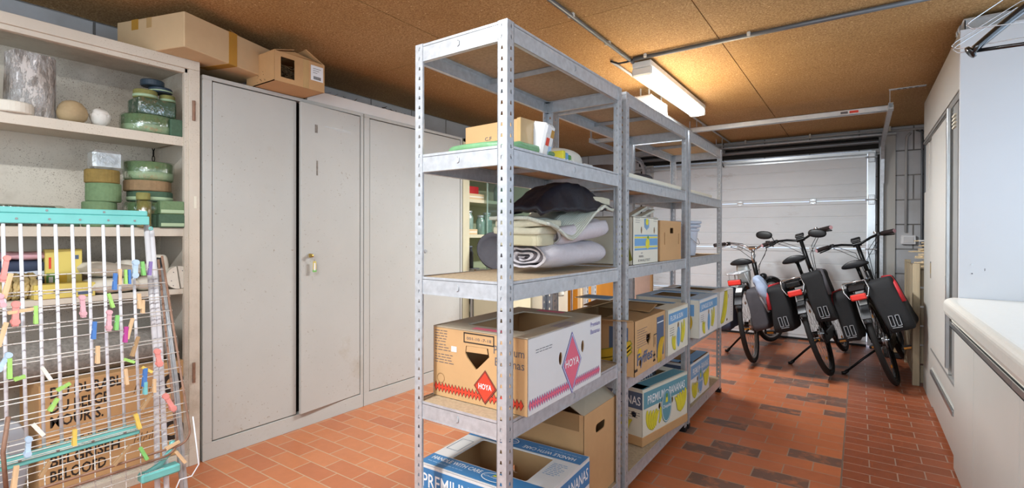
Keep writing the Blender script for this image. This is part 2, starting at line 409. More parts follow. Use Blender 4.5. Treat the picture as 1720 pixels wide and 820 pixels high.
    def text(s, txt, m, F, u, v, h, width=None, off=.0008, bold=0, align='L'):
        """lettering on the face frame F (u right, v up, normal out); h = cap height"""
        key = (txt, bold)
        if key not in TEXTS:
            cu = bpy.data.curves.new('t', 'FONT'); cu.body = txt; cu.size = 1; cu.offset = bold; cu.resolution_u = 2
            vs, fs = tomesh_curve(cu)
            x0 = min((p.x for p in vs), default=0); x1 = max((p.x for p in vs), default=1)
            TEXTS[key] = (vs, fs, x0, x1)
        vs, fs, x0, x1 = TEXTS[key]; sc = h/.69; sxx = (width/(x1-x0)) if width else sc
        sh = {'L': 0, 'C': -.5, 'R': -1}[align]*(x1-x0)*sxx
        return s.add([(u+sh+(p.x-x0)*sxx, v+p.y*sc, off) for p in vs], fs, m, M=F)
    def build(s, name, parent=None, world=False, bevel=0):
        me = bpy.data.meshes.new(name); vs = s.v
        o = bpy.data.objects.new(name, me); COL.objects.link(o)
        if parent is not None:
            if world:
                Mi = wm(parent).inverted(); vs = [tuple(Mi @ Vector(v)) for v in vs]
            o.parent = parent
        me.from_pydata(vs, [], s.f)
        for n in s.names: me.materials.append(MATS[n])
        me.polygons.foreach_set('material_index', s.m); me.polygons.foreach_set('use_smooth', s.sm)
        if bevel:
            b = o.modifiers.new('bevel', 'BEVEL'); b.width = bevel; b.segments = 2; b.limit_method = 'ANGLE'
        me.update(); return o
def wm(o):
    m = Matrix.LocRotScale(o.location, o.rotation_euler, o.scale)
    return wm(o.parent) @ m if o.parent else m
def tag(o, label=None, cat=None, group=None, kind=None):
    for k, v in (('label', label), ('category', cat), ('group', group), ('kind', kind)):
        if v: o[k] = v
    return o
def thing(name, label, cat, loc=(0, 0, 0), rz=0, group=None, rot=None):
    o = bpy.data.objects.new(name, None); COL.objects.link(o); o.empty_display_size = .05
    o.location = loc; o.rotation_euler = rot if rot else (0, 0, rz); return tag(o, label, cat, group)
def single(mb, name, label, cat, base=(0, 0, 0), group=None, kind=None, rz=0):
    """one-mesh thing, mesh given in world coordinates, origin moved to base"""
    bx = Vector(base); mb.v = [tuple(Vector(v)-bx) for v in mb.v]; o = mb.build(name); o.location = bx
    return tag(o, label, cat, group, kind)
def struct(mb, name, parent=None): return tag(mb.build(name, parent), kind='structure') if not parent else mb.build(name, parent)
def copy_tree(o, parent=None):
    c = o.copy(); COL.objects.link(c); c.parent = parent
    for ch in [x for x in o.children]: copy_tree(ch, c)
    return c
def T(*a): return Matrix.Translation(Vector(a))
def Rz(a): return Matrix.Rotation(a, 4, 'Z')
def Rx(a): return Matrix.Rotation(a, 4, 'X')
def Ry(a): return Matrix.Rotation(a, 4, 'Y')
def frame(o, u, v):
    """face frame: origin o, u and v directions -> matrix"""
    u = Vector(u).normalized(); v = Vector(v).normalized(); n = u.cross(v)
    return Matrix(((u.x, v.x, n.x, o[0]), (u.y, v.y, n.y, o[1]), (u.z, v.z, n.z, o[2]), (0, 0, 0, 1)))
def circ(cx, cy, rx, ry=None, n=20, a0=0, a1=2*PI):
    ry = rx if ry is None else ry
    return [(cx+rx*math.cos(a0+(a1-a0)*i/n), cy+ry*math.sin(a0+(a1-a0)*i/n)) for i in range(n)]
def rrect(x0, y0, x1, y1, r, n=4):
    out = []
    for cx, cy, a in ((x1-r, y1-r, 0), (x0+r, y1-r, PI/2), (x0+r, y0+r, PI), (x1-r, y0+r, 1.5*PI)):
        for i in range(n+1): t = a+PI/2*i/n; out.append((cx+r*math.cos(t), cy+r*math.sin(t)))
    return out
def disp(mb, amp, sc, seed=0, i0=0):
    for i in range(i0, len(mb.v)):
        v = Vector(mb.v[i]); n = noise.noise_vector(v*sc+Vector((seed*3.1, seed, seed*1.7))); mb.v[i] = tuple(v+n*amp)
def arc(c, r, a0, a1, n, plane='yz', k=0):
    out = []
    for i in range(n+1):
        a = a0+(a1-a0)*i/n; p, q = r*math.cos(a), r*math.sin(a)
        out.append({'yz': (k, c[0]+p, c[1]+q), 'xy': (c[0]+p, c[1]+q, k), 'xz': (c[0]+p, k, c[1]+q)}[plane])
    return out
def superbox(mb, hx, hy, hz, m, M=None, e=.35, nu=28, nv=14, amp=0, sc=8, seed=0):
    """rounded cushion-like solid"""
    f = lambda c, p: math.copysign(abs(c)**p, c); vs = []; fs = []
    for j in range(nv+1):
        ph = -PI/2+PI*j/nv
        for i in range(nu):
            th = 2*PI*i/nu
            vs.append(Vector((hx*f(math.cos(ph), e)*f(math.cos(th), e), hy*f(math.cos(ph), e)*f(math.sin(th), e), hz*f(math.sin(ph), e))))
    if amp: vs = [v+noise.noise_vector(v*sc+Vector((seed, seed*2.3, seed*.7)))*amp for v in vs]
    for j in range(nv):
        for i in range(nu): fs.append((j*nu+i, j*nu+(i+1) % nu, (j+1)*nu+(i+1) % nu, (j+1)*nu+i))
    return mb.add(vs, fs, m, True, M)

# ================================================================== THE ROOM
XL, XR, YB, YG, ZC = -3.285, 1.06, -1.5, 6.42, 2.28
fl = MB(); fl.box((XL-.15, YB-.15, -.12), (XR+.15, YG+.3, 0), 'quarry_tiles'); struct(fl, 'floor')
# ceiling: soft fibre boards with open joints under a dark deck
c = MB(); xs = [-3.6, -3.26, -1.957, -.655, .647, 1.3]; ys = [-1.7, -.1, 2.3, 4.75, 6.8]
for i in range(len(xs)-1):
    for j in range(len(ys)-1):
        g = .0028; c.box((xs[i]+g, ys[j]+g*.6, ZC), (xs[i+1]-g, ys[j+1]-g*.6, ZC+.018), 'fibre_board')
c.box((-3.6, -1.7, ZC+.02), (1.3, 6.8, ZC+.1), 'dark_gap'); struct(c, 'ceiling')
w = MB(); w.box((XL-.15, YB-.15, 0), (XL, YG+.3, ZC), 'block_wall_y'); struct(w, 'wall_left')
def wall_with_hole(name, ax, pos, thick, a0, a1, h0, h1, z0, z1, m):
    w = MB()
    def bb(p, q, r, s_):
        if ax == 'x': w.box((pos, p, r), (pos+thick, q, s_), m)
        else: w.box((p, pos, r), (q, pos+thick, s_), m)
    bb(a0, h0, 0, ZC); bb(h1, a1, 0, ZC); bb(h0, h1, 0, z0) if z0 > 0 else None; bb(h0, h1, z1, ZC); struct(w, name)
wall_with_hole('wall_right', 'x', XR, .15, YB-.15, YG+.3, .55, 3.15, .98, 2.12, 'block_wall_y')
wall_with_hole('wall_rear', 'y', YB-.15, .15, XL, XR, -2.0, .9, .85, 2.2, 'block_wall_x')
wall_with_hole('wall_garage', 'y', YG, .16, XL, XR, -2.28, .10, 0, 2.06, 'block_wall_x')
def window(n, ax, pos, a0, a1, z0, z1):
    P = (lambda a, d, z: (pos+d, a, z)) if ax == 'x' else (lambda a, d, z: (a, pos+d, z))
    f = MB(); t = .05
    for p, q in (((a0, z0), (a1, z0+t)), ((a0, z1-t), (a1, z1)), ((a0, z0+t), (a0+t, z1-t)), ((a1-t, z0+t), (a1, z1-t)), (((a0+a1)/2-.03, z0+t), ((a0+a1)/2+.03, z1-t))):
        f.box(P(p[0], .03, p[1]), P(q[0], .09, q[1]), 'white_lam')
    o = struct(f, 'window_%d' % n); g = MB(); g.box(P(a0+t, .055, z0+t), P(a1-t, .062, z1-t), 'window_glass'); g.build('pane', o)
window(1, 'x', XR, .55, 3.15, .98, 2.12); window(2, 'y', YB-.15, -2.0, .9, .85, 2.2)  # the rear one is unseen, shifted so its light reaches the aisle

# ---- sectional garage door
dx0, dx1 = -2.24, .065
seams = [.02, .505, 1.025, 1.54, 2.055]
dr = bpy.data.objects.new('door_1', None); COL.objects.link(dr); dr['kind'] = 'structure'; dr.location = (0, YG, 0)
for k in range(4):
    z0, z1 = seams[k], seams[k+1]; p = MB(); prof = [(0, z0+.004), (0, z0+.03), (-.006, z0+.038)]
    h = (z1-z0)
    for q in (1/3, 2/3):
        z = z0+h*q; prof += [(-.006, z-.007), (-.002, z-.003), (-.002, z+.003), (-.006, z+.007)]
    prof += [(-.006, z1-.042), (-.012, z1-.034), (-.012, z1-.006), (-.003, z1-.002), (.03, z1-.002), (.03, z0+.004)]
    n = len(prof); vs = [(dx0, y, z) for y, z in prof]+[(dx1, y, z) for y, z in prof]
    p.add(vs, [(i, (i+1) % n, n+(i+1) % n, n+i) for i in range(n)], 'door_panel'); p.add(vs, [tuple(range(n)), tuple(range(n, 2*n))[::-1]], 'door_panel')
    o = p.build('door_panel', dr)
    if k:
        for x in (-1.93, -1.16, -.42):
            hg = MB(); hg.box((x-.028, -.02, z0-.03), (x+.028, -.008, z0+.03), 'zinc_rail', ch=.003); hg.cyl((x-.034, -.022, z0), (x+.034, -.022, z0), .007, 'zinc_rail', 8)
            for u in (-.016, .016):
                for v in (-.02, .02): hg.cyl((x+u, -.026, z0+v), (x+u, -.018, z0+v), .005, 'galv_dull', 6)
            hg.build('hinge', dr)
s_ = MB(); s_.box((dx0, -.004, 0), (dx1, .03, .02), 'rubber'); s_.build('bottom_seal', dr)
for x0, x1 in ((.07, .135), (-2.31, -2.245)):
    e = MB(); e.box((x0, -.028, .02), (x1, -.006, 2.05), 'alu')
    for z in (.505, 1.025, 1.54, 1.98):
        e.box((x0+.004, -.05, z-.05), (x1-.004, -.028, z+.05), 'zinc_rail', ch=.004); e.cyl((x0-.02, -.045, z), (x1+.05, -.045, z), .009, 'galv_dull', 8)
        for u in (.018, .045):
            for v in (-.035, .035): e.cyl((x0+u, -.056, z+v), (x0+u, -.048, z+v), .006, 'galv', 6)
    e.build('end_bracket', dr)
t = MB(); t.box((-2.24, -.03, 2.02), (.07, -.012, 2.05), 'alu'); t.box((-2.24, -.036, 1.985), (.07, -.012, 2.0), 'zinc_rail'); t.build('top_strut', dr)
# vertical tracks and jambs
for x0, n_ in ((.15, 1), (-2.36, 2)):
    j = MB(); j.box((x0, YG-.07, 0), (x0+.022, YG-.03, 2.0), 'dark_gap'); j.box((x0+.02, YG-.075, 0), (x0+.05, YG-.01, 2.08), 'galv')
    j.box((x0+.05, YG-.02, 0), (x0+.15, YG-.001, 2.2), 'white_lam'); struct(j, 'trim_%d' % n_)
# lintel: dark panel painting the shaded gap, spring shaft and cover strip
l_ = MB(); l_.box((-2.4, YG-.03, 2.07), (.16, YG-.001, 2.2), 'dark_gap'); l_.cyl((-2.4, YG-.09, 2.13), (.16, YG-.09, 2.13), .022, 'pipe_grey', 12)
l_.box((-2.4, YG-.13, 2.185), (.3, YG-.001, 2.2), 'galv_dull'); struct(l_, 'trim_3')

# ---- door tracks under the ceiling
t = thing('door_track_frame', 'galvanised overhead garage door track frame with a cross bar hung below the ceiling', 'door track', (-1.0, 4.9, 2.13))
for x in (.19, -2.3):
    m = MB(); s = 1 if x > 0 else -1
    pts = [(0, 6.36, 1.7), (0, 6.34, 1.85)]+[(0, 6.10+.24*math.cos(a), 1.88+.24*math.sin(a)) for a in (.3, .7, 1.1, 1.5)]+[(0, 4.72, 2.15)]
    P = [Vector((x, y, z)) for _, y, z in pts]
    for a, b in zip(P[:-1], P[1:]):
        d = (b-a).normalized(); nn = Vector((0, -d.z, d.y)); L = (b-a).length
        F = Matrix(((0, 1, 0, a.x), (d.y, 0, nn.y, a.y), (d.z, 0, nn.z, a.z), (0, 0, 0, 1)))
        m.box((0, -.014, -.022), (L, -.011, .022), 'galv', M=F); m.box((0, -.014, .02), (L, .016, .023), 'galv', M=F); m.box((0, -.014, -.023), (L, .016, -.02), 'galv', M=F)
    m.build('side_track', t, True)
m = MB(); m.box((-2.32, 4.88, 2.145), (.215, 4.915, 2.148), 'zinc_rail'); m.box((-2.32, 4.88, 2.145), (.215, 4.883, 2.19), 'zinc_rail'); m.box((-2.32, 4.88, 2.187), (.215, 4.9, 2.19), 'zinc_rail')
m.box((-.13, 4.8785, 2.155), (.03, 4.88, 2.18), 'paper'); m.box((-.13, 4.878, 2.158), (-.08, 4.8788, 2.177), 'ink_grey'); m.box((-.07, 4.878, 2.158), (-.01, 4.8788, 2.177), 'ink_red')
m.build('cross_bar', t, True)
for x in (.2, -2.3):
    m = MB(); m.box((x-.015, 4.75, 2.15), (x-.012, 4.79, 2.28), 'galv'); m.box((x-.02, 4.74, 2.274), (x+.2 if x > 0 else x+.04, 4.775, 2.279), 'galv')
    for k in range(4): m.box((x+.03+k*.035, 4.752, 2.2725), (x+.05+k*.035, 4.762, 2.2745), 'dark_gap') if x > 0 else None
    m.build('ceiling_bracket', t, True)
# opener rail with its motor
t = thing('garage_door_opener', 'white garage door opener box with a long rail, beside the lit lamp', 'door opener', (-1.36, 3.85, 2.1))
m = MB(); m.box((-1.41, 3.62, 2.10), (-1.26, 3.98, 2.215), 'label_white', ch=.012); m.build('motor_housing', t, True, .004)
m = MB()
for dx in (-.022, 0, .022): m.box((-1.335+dx-.004, 3.98, 2.125), (-1.335+dx+.004, 6.3, 2.16), 'galv_dull')
m.box((-1.362, 3.98, 2.16), (-1.308, 6.3, 2.164), 'galv_dull'); m.build('drive_rail', t, True)
m = MB(); m.tube([(-1.335, 5.9, 2.12), (-1.335, 6.15, 2.06), (-1.335, 6.34, 1.98)], .008, 'black_metal'); m.box((-1.36, 5.85, 2.1), (-1.31, 5.97, 2.13), 'black_metal', ch=.004); m.build('trolley_arm', t, True)
m = MB()
for y in (3.66, 3.94, 5.0, 6.1): m.box((-1.37, y, 2.164), (-1.365, y+.02, 2.28), 'galv'); m.box((-1.305, y, 2.164), (-1.30, y+.02, 2.28), 'galv')
m.build('hanger_strap', t, True)

# ---- fluorescent lamps
def batten(y0, y1, label, power, x=-1.125):
    t = thing('strip_lamp', label, 'lamp', (x, (y0+y1)/2, 2.24), group=None)
    m = MB(); m.box((x-.062, y0, 2.222), (x+.062, y1, 2.262), 'lamp_body', ch=.006)
    for y in (y0, y1-.03): m.box((x-.064, y, 2.17), (x+.064, y+.03, 2.224), 'lamp_body', ch=.008)
    for y in (y0+.2, y1-.2): m.box((x-.012, y, 2.262), (x+.012, y+.03, 2.28), 'galv_dull')
    m.build('housing', t, True)
    m = MB(); pr = [(-.058, 2.222), (-.058, 2.19), (-.045, 2.172), (0, 2.166), (.045, 2.172), (.058, 2.19), (.058, 2.222)]
    n = len(pr); vs = [(x+a, y0+.028, b) for a, b in pr]+[(x+a, y1-.028, b) for a, b in pr]
    m.add(vs, [(i, i+1, n+i+1, n+i) for i in range(n-1)], 'lamp_glow', True); m.build('diffuser', t, True)
    l = bpy.data.lights.new('lamp_light', 'AREA'); l.shape = 'RECTANGLE'; l.size = .11; l.size_y = (y1-y0)-.06; l.energy = power; l.color = (.94, .975, 1)
    lo = bpy.data.objects.new('lamp_light', l); COL.objects.link(lo); lo.location = (x, (y0+y1)/2, 2.158); lo.parent = None
mat('lamp_glow', 'fffdf5', .4, emit=5)
batten(3.03, 4.36, 'long glowing strip lamp on the ceiling beside the far shelving', 84)
batten(-.75, .65, 'long white strip lamp on the ceiling near the rear window', 46)

# ---- conduits
def conduit(label, pts, r, m='galv_dull', clips=(), name='conduit', clipm='clip_white'):
    t = thing(name, label, 'pipe', pts[0]); q = MB(); q.tube(pts, r, m, 10); q.build('tube', t, True)
    for p, ax in clips:
        k = MB(); d = Vector((.014, .014, .0)); d[ax] = .009
        top = 2.28 if p[2] > 2 else p[2]+r
        k.box((p[0]-r-.006 if ax != 0 else p[0]-.009, p[1]-r-.006 if ax != 1 else p[1]-.009, p[2]-r*.6), (p[0]+r+.006 if ax != 0 else p[0]+.009, p[1]+r+.006 if ax != 1 else p[1]+.009, top), clipm, ch=.003); k.build('clip', t, True)
    return t
conduit('thin grey conduit running along the ceiling to the near end of the lit lamp', [(-1.19, .66, 2.264), (-1.18, 3.03, 2.262)], .011, 'pipe_grey', [((-1.188, y, 2.264), 1) for y in (1.3, 2.22, 2.66)])
conduit('grey conduit crossing the ceiling sideways from the lamp towards the white cupboard', [(-1.16, 2.985, 2.264), (1.0, 2.975, 2.264)], .0125, 'pipe_grey', [((x, 2.982, 2.264), 0) for x in (-1.08, -.5, .30)])
conduit('thin conduit on the ceiling passing behind the lamp down to the garage door', [(-1.29, 2.95, 2.266), (-1.275, 4.5, 2.266), (-1.26, 6.3, 2.262)], .009, 'pipe_white', [((-1.285, y, 2.266), 1) for y in (3.3, 5.2)])
conduit('short black cable linking two conduits on the ceiling beside the lamp', [(-1.29, 2.93, 2.262), (-1.25, 2.96, 2.248), (-1.2, 2.97, 2.25), (-1.15, 2.985, 2.262)], .006, 'black_plastic', name='cable')
conduit('white conduit running along the top of the garage door wall', [(-1.75, 6.36, 2.235), (-.2, 6.37, 2.24), (.98, 6.38, 2.225)], .011, 'pipe_white', [((x, 6.37, 2.237), 0) for x in (-1.1, -.45, .25)])
y = YG-.014
conduit('pale vertical pipe on the block wall above the switch box', [(.42, y, 2.2), (.39, y, 2.17), (.385, y, 2.1), (.385, y, 1.2)], .012, 'pipe_white', [])
conduit('dark grey pipe looping down the block wall and bending right', [(.50, y, 2.22), (.53, y, 2.18), (.535, y, 2.08), (.535, y, 1.10), (.55, y, 1.06), (.58, y, 1.04), (.80, y, 1.04)], .013, 'pipe_grey', [])
conduit('second dark pipe running close beside the looping grey pipe', [(.46, y, 2.225), (.505, y, 2.2), (.509, y, 2.08), (.509, y, 1.08), (.53, y, 1.03), (.57, y, 1.012), (.80, y, 1.012)], .009, 'pipe_grey', [])
conduit('thin grey cable arching on the block wall beside the white cupboard', arc((.72, 1.55), .14, PI*.55, PI*1.45, 10, 'xz', y), .005, 'pipe_grey', [], 'cable')
t = thing('switch_box', 'small white surface switch box at the lower end of the pale pipe', 'switch', (.4, YG-.03, 1.12))
m = MB(); m.box((.345, YG-.045, 1.08), (.465, YG-.001, 1.17), 'label_white', ch=.006); m.build('case', t, True); m = MB(); m.box((.365, YG-.05, 1.095), (.445, YG-.045, 1.155), 'paper', ch=.002); m.build('rocker', t, True)

# ================================================================== STEEL CABINETS
XC = -2.755; ZH = 1.985
def steel_cabinet(y0, y1, label, open_angle=0, keyed=None, marks=True):
    t = thing('steel_cabinet', label, 'cabinet', (XC-.2, (y0+y1)/2, 0)); g = .009
    b = MB(); xb = XC-.43
    b.box((xb, y0, .0), (XC-.03, y0+.02, ZH), 'cabinet_paint'); b.box((xb, y1-.02, 0), (XC-.03, y1, ZH), 'cabinet_paint')
    b.box((xb, y0, 0), (xb+.01, y1, ZH), 'cabinet_paint'); b.box((xb, y0, ZH-.02), (XC-.03, y1, ZH), 'cabinet_paint'); b.box((xb, y0, .06), (XC-.03, y1, .09), 'cabinet_paint')
    # face frame
    b.box((XC-.03, y0, 0), (XC, y1, .088), 'cabinet_paint'); b.box((XC-.03, y0, 1.965), (XC, y1, ZH), 'cabinet_paint')
    b.box((XC-.03, y0, .088), (XC, y0+.045, 1.965), 'cabinet_paint'); b.box((XC-.03, y1-.022, .088), (XC, y1, 1.965), 'cabinet_paint')
    b.box((XC-.05, y0+.045, .088), (XC-.047, y1-.022, 1.965), 'dark_gap')  # near-black sheet painting the shade seen through the door gaps
    b.build('carcass', t, True, .0025)
    ym = (y0+y1)/2+.02
    def door(a0, a1, hinge, ang, key):
        M = T(XC-.002, hinge, 0) @ Rz(ang) @ T(-(XC-.002), -hinge, 0)
        d = MB(); d.box((XC-.024, a0+g*.5, .093), (XC-.002, a1-g*.5, 1.96), 'cabinet_paint', M=M, ch=.003)
        o = d.build('door', t, True)
        if key:
            k = MB(); F = M @ T(XC-.002, a0+.055, 1.04)
            k.cyl((0, 0, 0), (.006, 0, 0), .014, 'zinc_rail', 16, M=F); k.build('lock', o, True)
            if key == 2:
                k = MB(); k.box((.006, -.001, -.012), (.03, .002, .012), 'brass', M=F); k.cyl((.03, -.004, 0), (.03, .006, 0), .011, 'brass', 12, M=F); k.build('key', o, True)
                k = MB(); k.tube([(.03, 0, -.008), (.034, .014, -.02), (.03, .022, -.034)], .0015, 'zinc_rail', 6, M=F)
                k.box((.024, .012, -.095), (.03, .034, -.035), 'yellow_pack', M=F, ch=.002); k.box((.03, .016, -.09), (.0312, .026, -.045), 'label_white', M=F); k.box((.0232, .012, -.1), (.031, .034, -.085), 'peg_green', M=F)
                tag(k.build('key_tag', o, True), 'small yellow and green plastic key tag')
            return o
    door(y0+.045, ym, y0+.045, 0, 0)
    door(ym, y1-.022, y1-.022, math.radians(open_angle), keyed)
    if marks:
        F = T(XC-.002, y1-.022, 0) @ Rz(math.radians(open_angle)) @ T(-(XC-.002), -(y1-.022), 0)
        for (a, z, h, w_) in ((.10, 1.79, .05, .02), (.11, 1.53, .09, .012), (.17, 1.84, .004, .2), (.26, 1.83, .003, .12)):
            m = MB(); m.box((XC-.0018, ym+a, z), (XC-.0012, ym+a+w_, z+h), 'felt' if w_ < .05 else 'galv_dull', M=F); m.build('scuff_mark', t, True)
    return t
steel_cabinet(1.19, 2.197, 'grey steel cabinet with its right door ajar and a key with tag in the lock', 4, 2)
steel_cabinet(2.203, 3.222, 'grey steel cabinet with both doors shut, right of the one with the key', 0, 1, False)
# scuffs are on the first; second cabinet's own adhesive remains are its marks

# ---- open cabinet on the left
t = thing('open_steel_cabinet', 'old speckled cream steel cabinet without doors, its shelves full of craft foam', 'cabinet', (XC-.2, .45, 0))
b = MB(); P = 'old_paint'; xb = XC-.43; ya, yb = -.45, 1.177
b.box((xb, ya, 0), (xb+.008, yb, 2.04), 'old_back'); b.box((xb, ya, 0), (XC-.02, ya+.02, 2.04), P); b.box((xb, yb-.02, 0), (XC-.03, yb, 2.019), P)
b.box((xb, ya, 2.02), (XC-.03, yb, 2.04), P); b.box((xb, ya, .05), (XC-.02, yb, .07), P); b.box((XC-.03, ya, 0), (XC-.004, yb, .06), P)
b.box((XC-.028, yb-.049, 0), (XC, yb, 1.9955), P); b.box((XC-.028, ya, 0), (XC, ya+.05, 1.9955), P)
b.box((XC-.028, ya, 1.996), (XC, yb, 2.042), P); b.box((XC-.04, yb-.065, .06), (XC-.014, yb-.045, 2.0), P); b.box((XC-.04, ya+.05, 1.975), (XC-.014, yb-.05, 2.0), P)
b.build('carcass', t, True, .002)
for z, th in ((1.655, .045), (1.2, .042), (.895, .026)):
    m = MB(); m.box((xb+.01, ya+.02, z-.02), (XC-.035, yb-.055, z), P); m.box((XC-.037, ya+.02, z-th), (XC-.03, yb-.05, z), P); m.build('shelf', t, True, .0015)
m = MB()
for k in range(56):
    z = 1.95-k*.031; m.tube([(xb+.022+(.004 if k % 2 else 0)*math.cos(a)*1.6+.001, yb-.06+(0 if k % 2 else .006)*math.cos(a), z+.019*math.sin(a)) for a in [2*PI*i/8 for i in range(8)]], .0022, 'dark_gap', 4, closed=True)
m.build('chain', t, True)
for z in (1.74, .42):
    m = MB(); m.cyl((XC+.004, yb-.03, z), (XC+.004, yb-.03, z+.1), .0075, 'wire_rust', 8); m.box((XC-.001, yb-.042, z+.02), (XC+.003, yb-.015, z+.08), P); m.build('hinge', t, True)
m = MB(); m.box((XC-.002, yb-.028, 1.30), (XC+.001, yb-.016, 1.36), 'card_cream'); m.build('latch_slot', t, True)

# ---- third (open) cabinet behind the shelving
t = thing('open_storage_cabinet', 'cream cabinet with open upper shelves behind the galvanised shelving', 'cabinet', (XC-.2, 3.75, 0))
P = 'cream_paint'; y0, y1 = 3.232, 4.3; b = MB()
b.box((xb, y0, 0), (XC, y0+.085, ZH), P); b.box((xb, y0, 0), (xb+.01, y1, ZH), P); b.box((xb, y1-.03, 0), (XC, y1, ZH), P); b.box((xb, y0, ZH-.03), (XC, y1, ZH), P); b.box((xb, y0, 0), (XC, y1, .07), P)
b.build('carcass', t, True, .002)
for z in (.80, 1.14, 1.45, 1.72):
    m = MB(); m.box((xb+.01, y0+.08, z), (XC-.02, y1-.03, z+.028), P); m.build('shelf', t, True)
m = MB(); m.box((XC-.004, y0+.10, .08), (XC+.016, 3.78, .76), 'white_lam', ch=.003); m.build('lower_door', t, True)
m = MB(); m.box((XC+.004, 3.56, .86), (XC+.010, 4.26, 1.93), 'cabinet_glass'); m.box((XC+.002, 3.55, .86), (XC+.012, 3.562, 1.93), 'glass_green'); m.build('sliding_pane', t, True)
tg = 'small goods in the open storage cabinet'
def jar(x, y, z, r, h, m, lid, label, cat='jar', nm='glass_jar'):
    tt = thing(nm, label, cat, (x, y, z)); q = MB(); q.lathe([(0, 0), (r*.9, 0), (r, .006), (r, h*.78), (r*.7, h*.92), (r*.68, h)], m, 16); q.build('vessel', tt)
    q = MB(); q.lathe([(0, h-.004), (r*.76, h-.004), (r*.76, h+.016), (0, h+.018)], lid, 16); q.build('lid', tt)
jar(-2.88, 3.40, 1.168, .035, .13, 'glass_green', 'galv', 'pale green glass jar on the middle shelf, left one at the cabinet post')
jar(-2.92, 3.50, 1.168, .045, .2, 'glass_green', 'galv', 'taller green glass jar on the middle shelf, behind the small ones')
jar(-2.86, 3.60, 1.168, .04, .16, 'glass_green', 'galv', 'green glass jar on the middle shelf behind the glass pane')
jar(-2.9, 3.75, 1.168, .05, .19, 'glass_green', 'galv', 'wide green glass jar on the middle shelf, rightmost one')
jar(-2.86, 3.39, .828, .032, .22, 'bottle_grey', 'bottle_grey', 'grey plastic bottle on the lower shelf beside the cabinet post', 'bottle', 'bottle')
jar(-2.88, 3.47, .828, .034, .22, 'bottle_grey', 'bottle_grey', 'grey plastic bottle on the lower shelf, next to the dark bowl', 'bottle', 'bottle')
jar(-2.9, 3.95, 1.478, .06, .17, 'glass_green', 'galv', 'wide pale green jar on the upper shelf of the cream cabinet')
def carton_small(name, label, cat, a, b, m, strip=None):
    q = MB(); q.box(a, b, m, ch=.002)
    if strip: q.box((b[0]-.0005, a[1]+.01, a[2]+(b[2]-a[2])*.35), (b[0]+.0006, b[1]-.01, a[2]+(b[2]-a[2])*.6), strip)
    return single(q, name, label, cat, ((a[0]+b[0])/2, (a[1]+b[1])/2, a[2]))
carton_small('carton', 'bright red carton on the upper shelf of the cream cabinet', 'box', (-2.95, 3.4, 1.53), (-2.85, 3.56, 1.6), 'red_box')
carton_small('carton', 'tan carton lying under the red one in the cream cabinet', 'box', (-2.97, 3.36, 1.478), (-2.8, 3.58, 1.53), 'card_light', 'card_cream')
carton_small('carton', 'low peach carton in front of the green jars', 'box', (-2.83, 3.35, 1.168), (-2.79, 3.47, 1.215), 'card_light', 'card_cream')
carton_small('carton', 'pale blue carton on the bottom shelf under the grey bottles', 'box', (-2.84, 3.36, .828), (-2.79, 3.5, .87), 'bucket')
q = MB(); q.cyl((-2.78, 3.34, .845), (-2.78, 3.56, .845), .014, 'card_cream', 12); q.cyl((-2.78, 3.40, .845), (-2.78, 3.43, .845), .0145, 'tape', 12); single(q, 'paper_roll', 'thin cream paper roll lying at the front of the lower shelf', 'roll', (-2.78, 3.45, .83))
q = MB(); q.lathe([(0, 0), (.10, .01), (.17, .05), (.19, .10), (.185, .105), (.16, .055), (.09, .02), (0, .012)], 'bag_grey', 32); o = q.build('enamel_bowl'); o.location = (-2.62, 3.52, .98); o.rotation_euler = (math.radians(60), 0, math.radians(50)); tag(o, 'dark round bowl tilted on its edge in front of the cream cabinet', 'bowl')
q = MB(); q.box((-2.70, 3.30, 0), (-2.40, 3.75, .81), 'cream_paint', ch=.01); single(q, 'low_cupboard', 'low cream cupboard carrying the dark bowl', 'cupboard', (-2.55, 3.5, 0))

# ---- cupboards further back on the left
t = thing('wooden_cabinet', 'orange stained wooden cabinet glimpsed through the shelving', 'cabinet', (-2.3, 4.6, 0))
m = MB(); m.box((-2.75, 4.35, .02), (-2.15, 5.05, 1.10), 'orange_wood', ch=.006); m.build('carcass', t, True)
m = MB(); m.box((-2.15, 4.37, .08), (-2.135, 5.03, 1.06), 'orange_wood', ch=.004); m.build('door', t, True)
m = MB(); m.box((-2.2, 4.335, .04), (-2.18, 4.35, 1.06), 'chrome'); m.build('edge_strip', t, True)
q = MB(); q.box((-2.1, 5.25, .0), (-2.07, 5.95, 1.12), 'pink_board'); q.box((-2.07, 5.9, 0), (-2.05, 5.95, 1.12), 'card_dark'); single(q, 'board', 'pale pink board standing on edge near the garage door', 'board', (-2.08, 5.6, 0))
t = thing('tall_white_cupboard', 'plain whitish cupboard corner seen behind the bananas box', 'cupboard', (-2.4, 3.95, 0))
m = MB(); m.box((-2.72, 3.8, 0), (-2.3, 4.25, .96), 'card_cream', ch=.004); m.build('carcass', t, True)
for k, (x, mt) in enumerate(((-2.0, 'card_light'), (-1.96, 'galv'), (-1.90, 'galv'))):
    q = MB(); q.box((x-.015, 3.9+k*.03, 0), (x+.015, 3.94+k*.03, 1.15), mt)
    if mt == 'galv':
        for z in range(24): q.box((x+.0148, 3.915+k*.03, .1+z*.04), (x+.0156, 3.925+k*.03, .12+z*.04), 'dark_gap')
    single(q, 'upright_bar', ('pale wooden bar standing behind the shelving', 'slotted metal bar standing next to the wooden bar', 'second slotted metal bar, the one beside the white cloth')[k], 'bar', (x, 3.92+k*.03, 0))

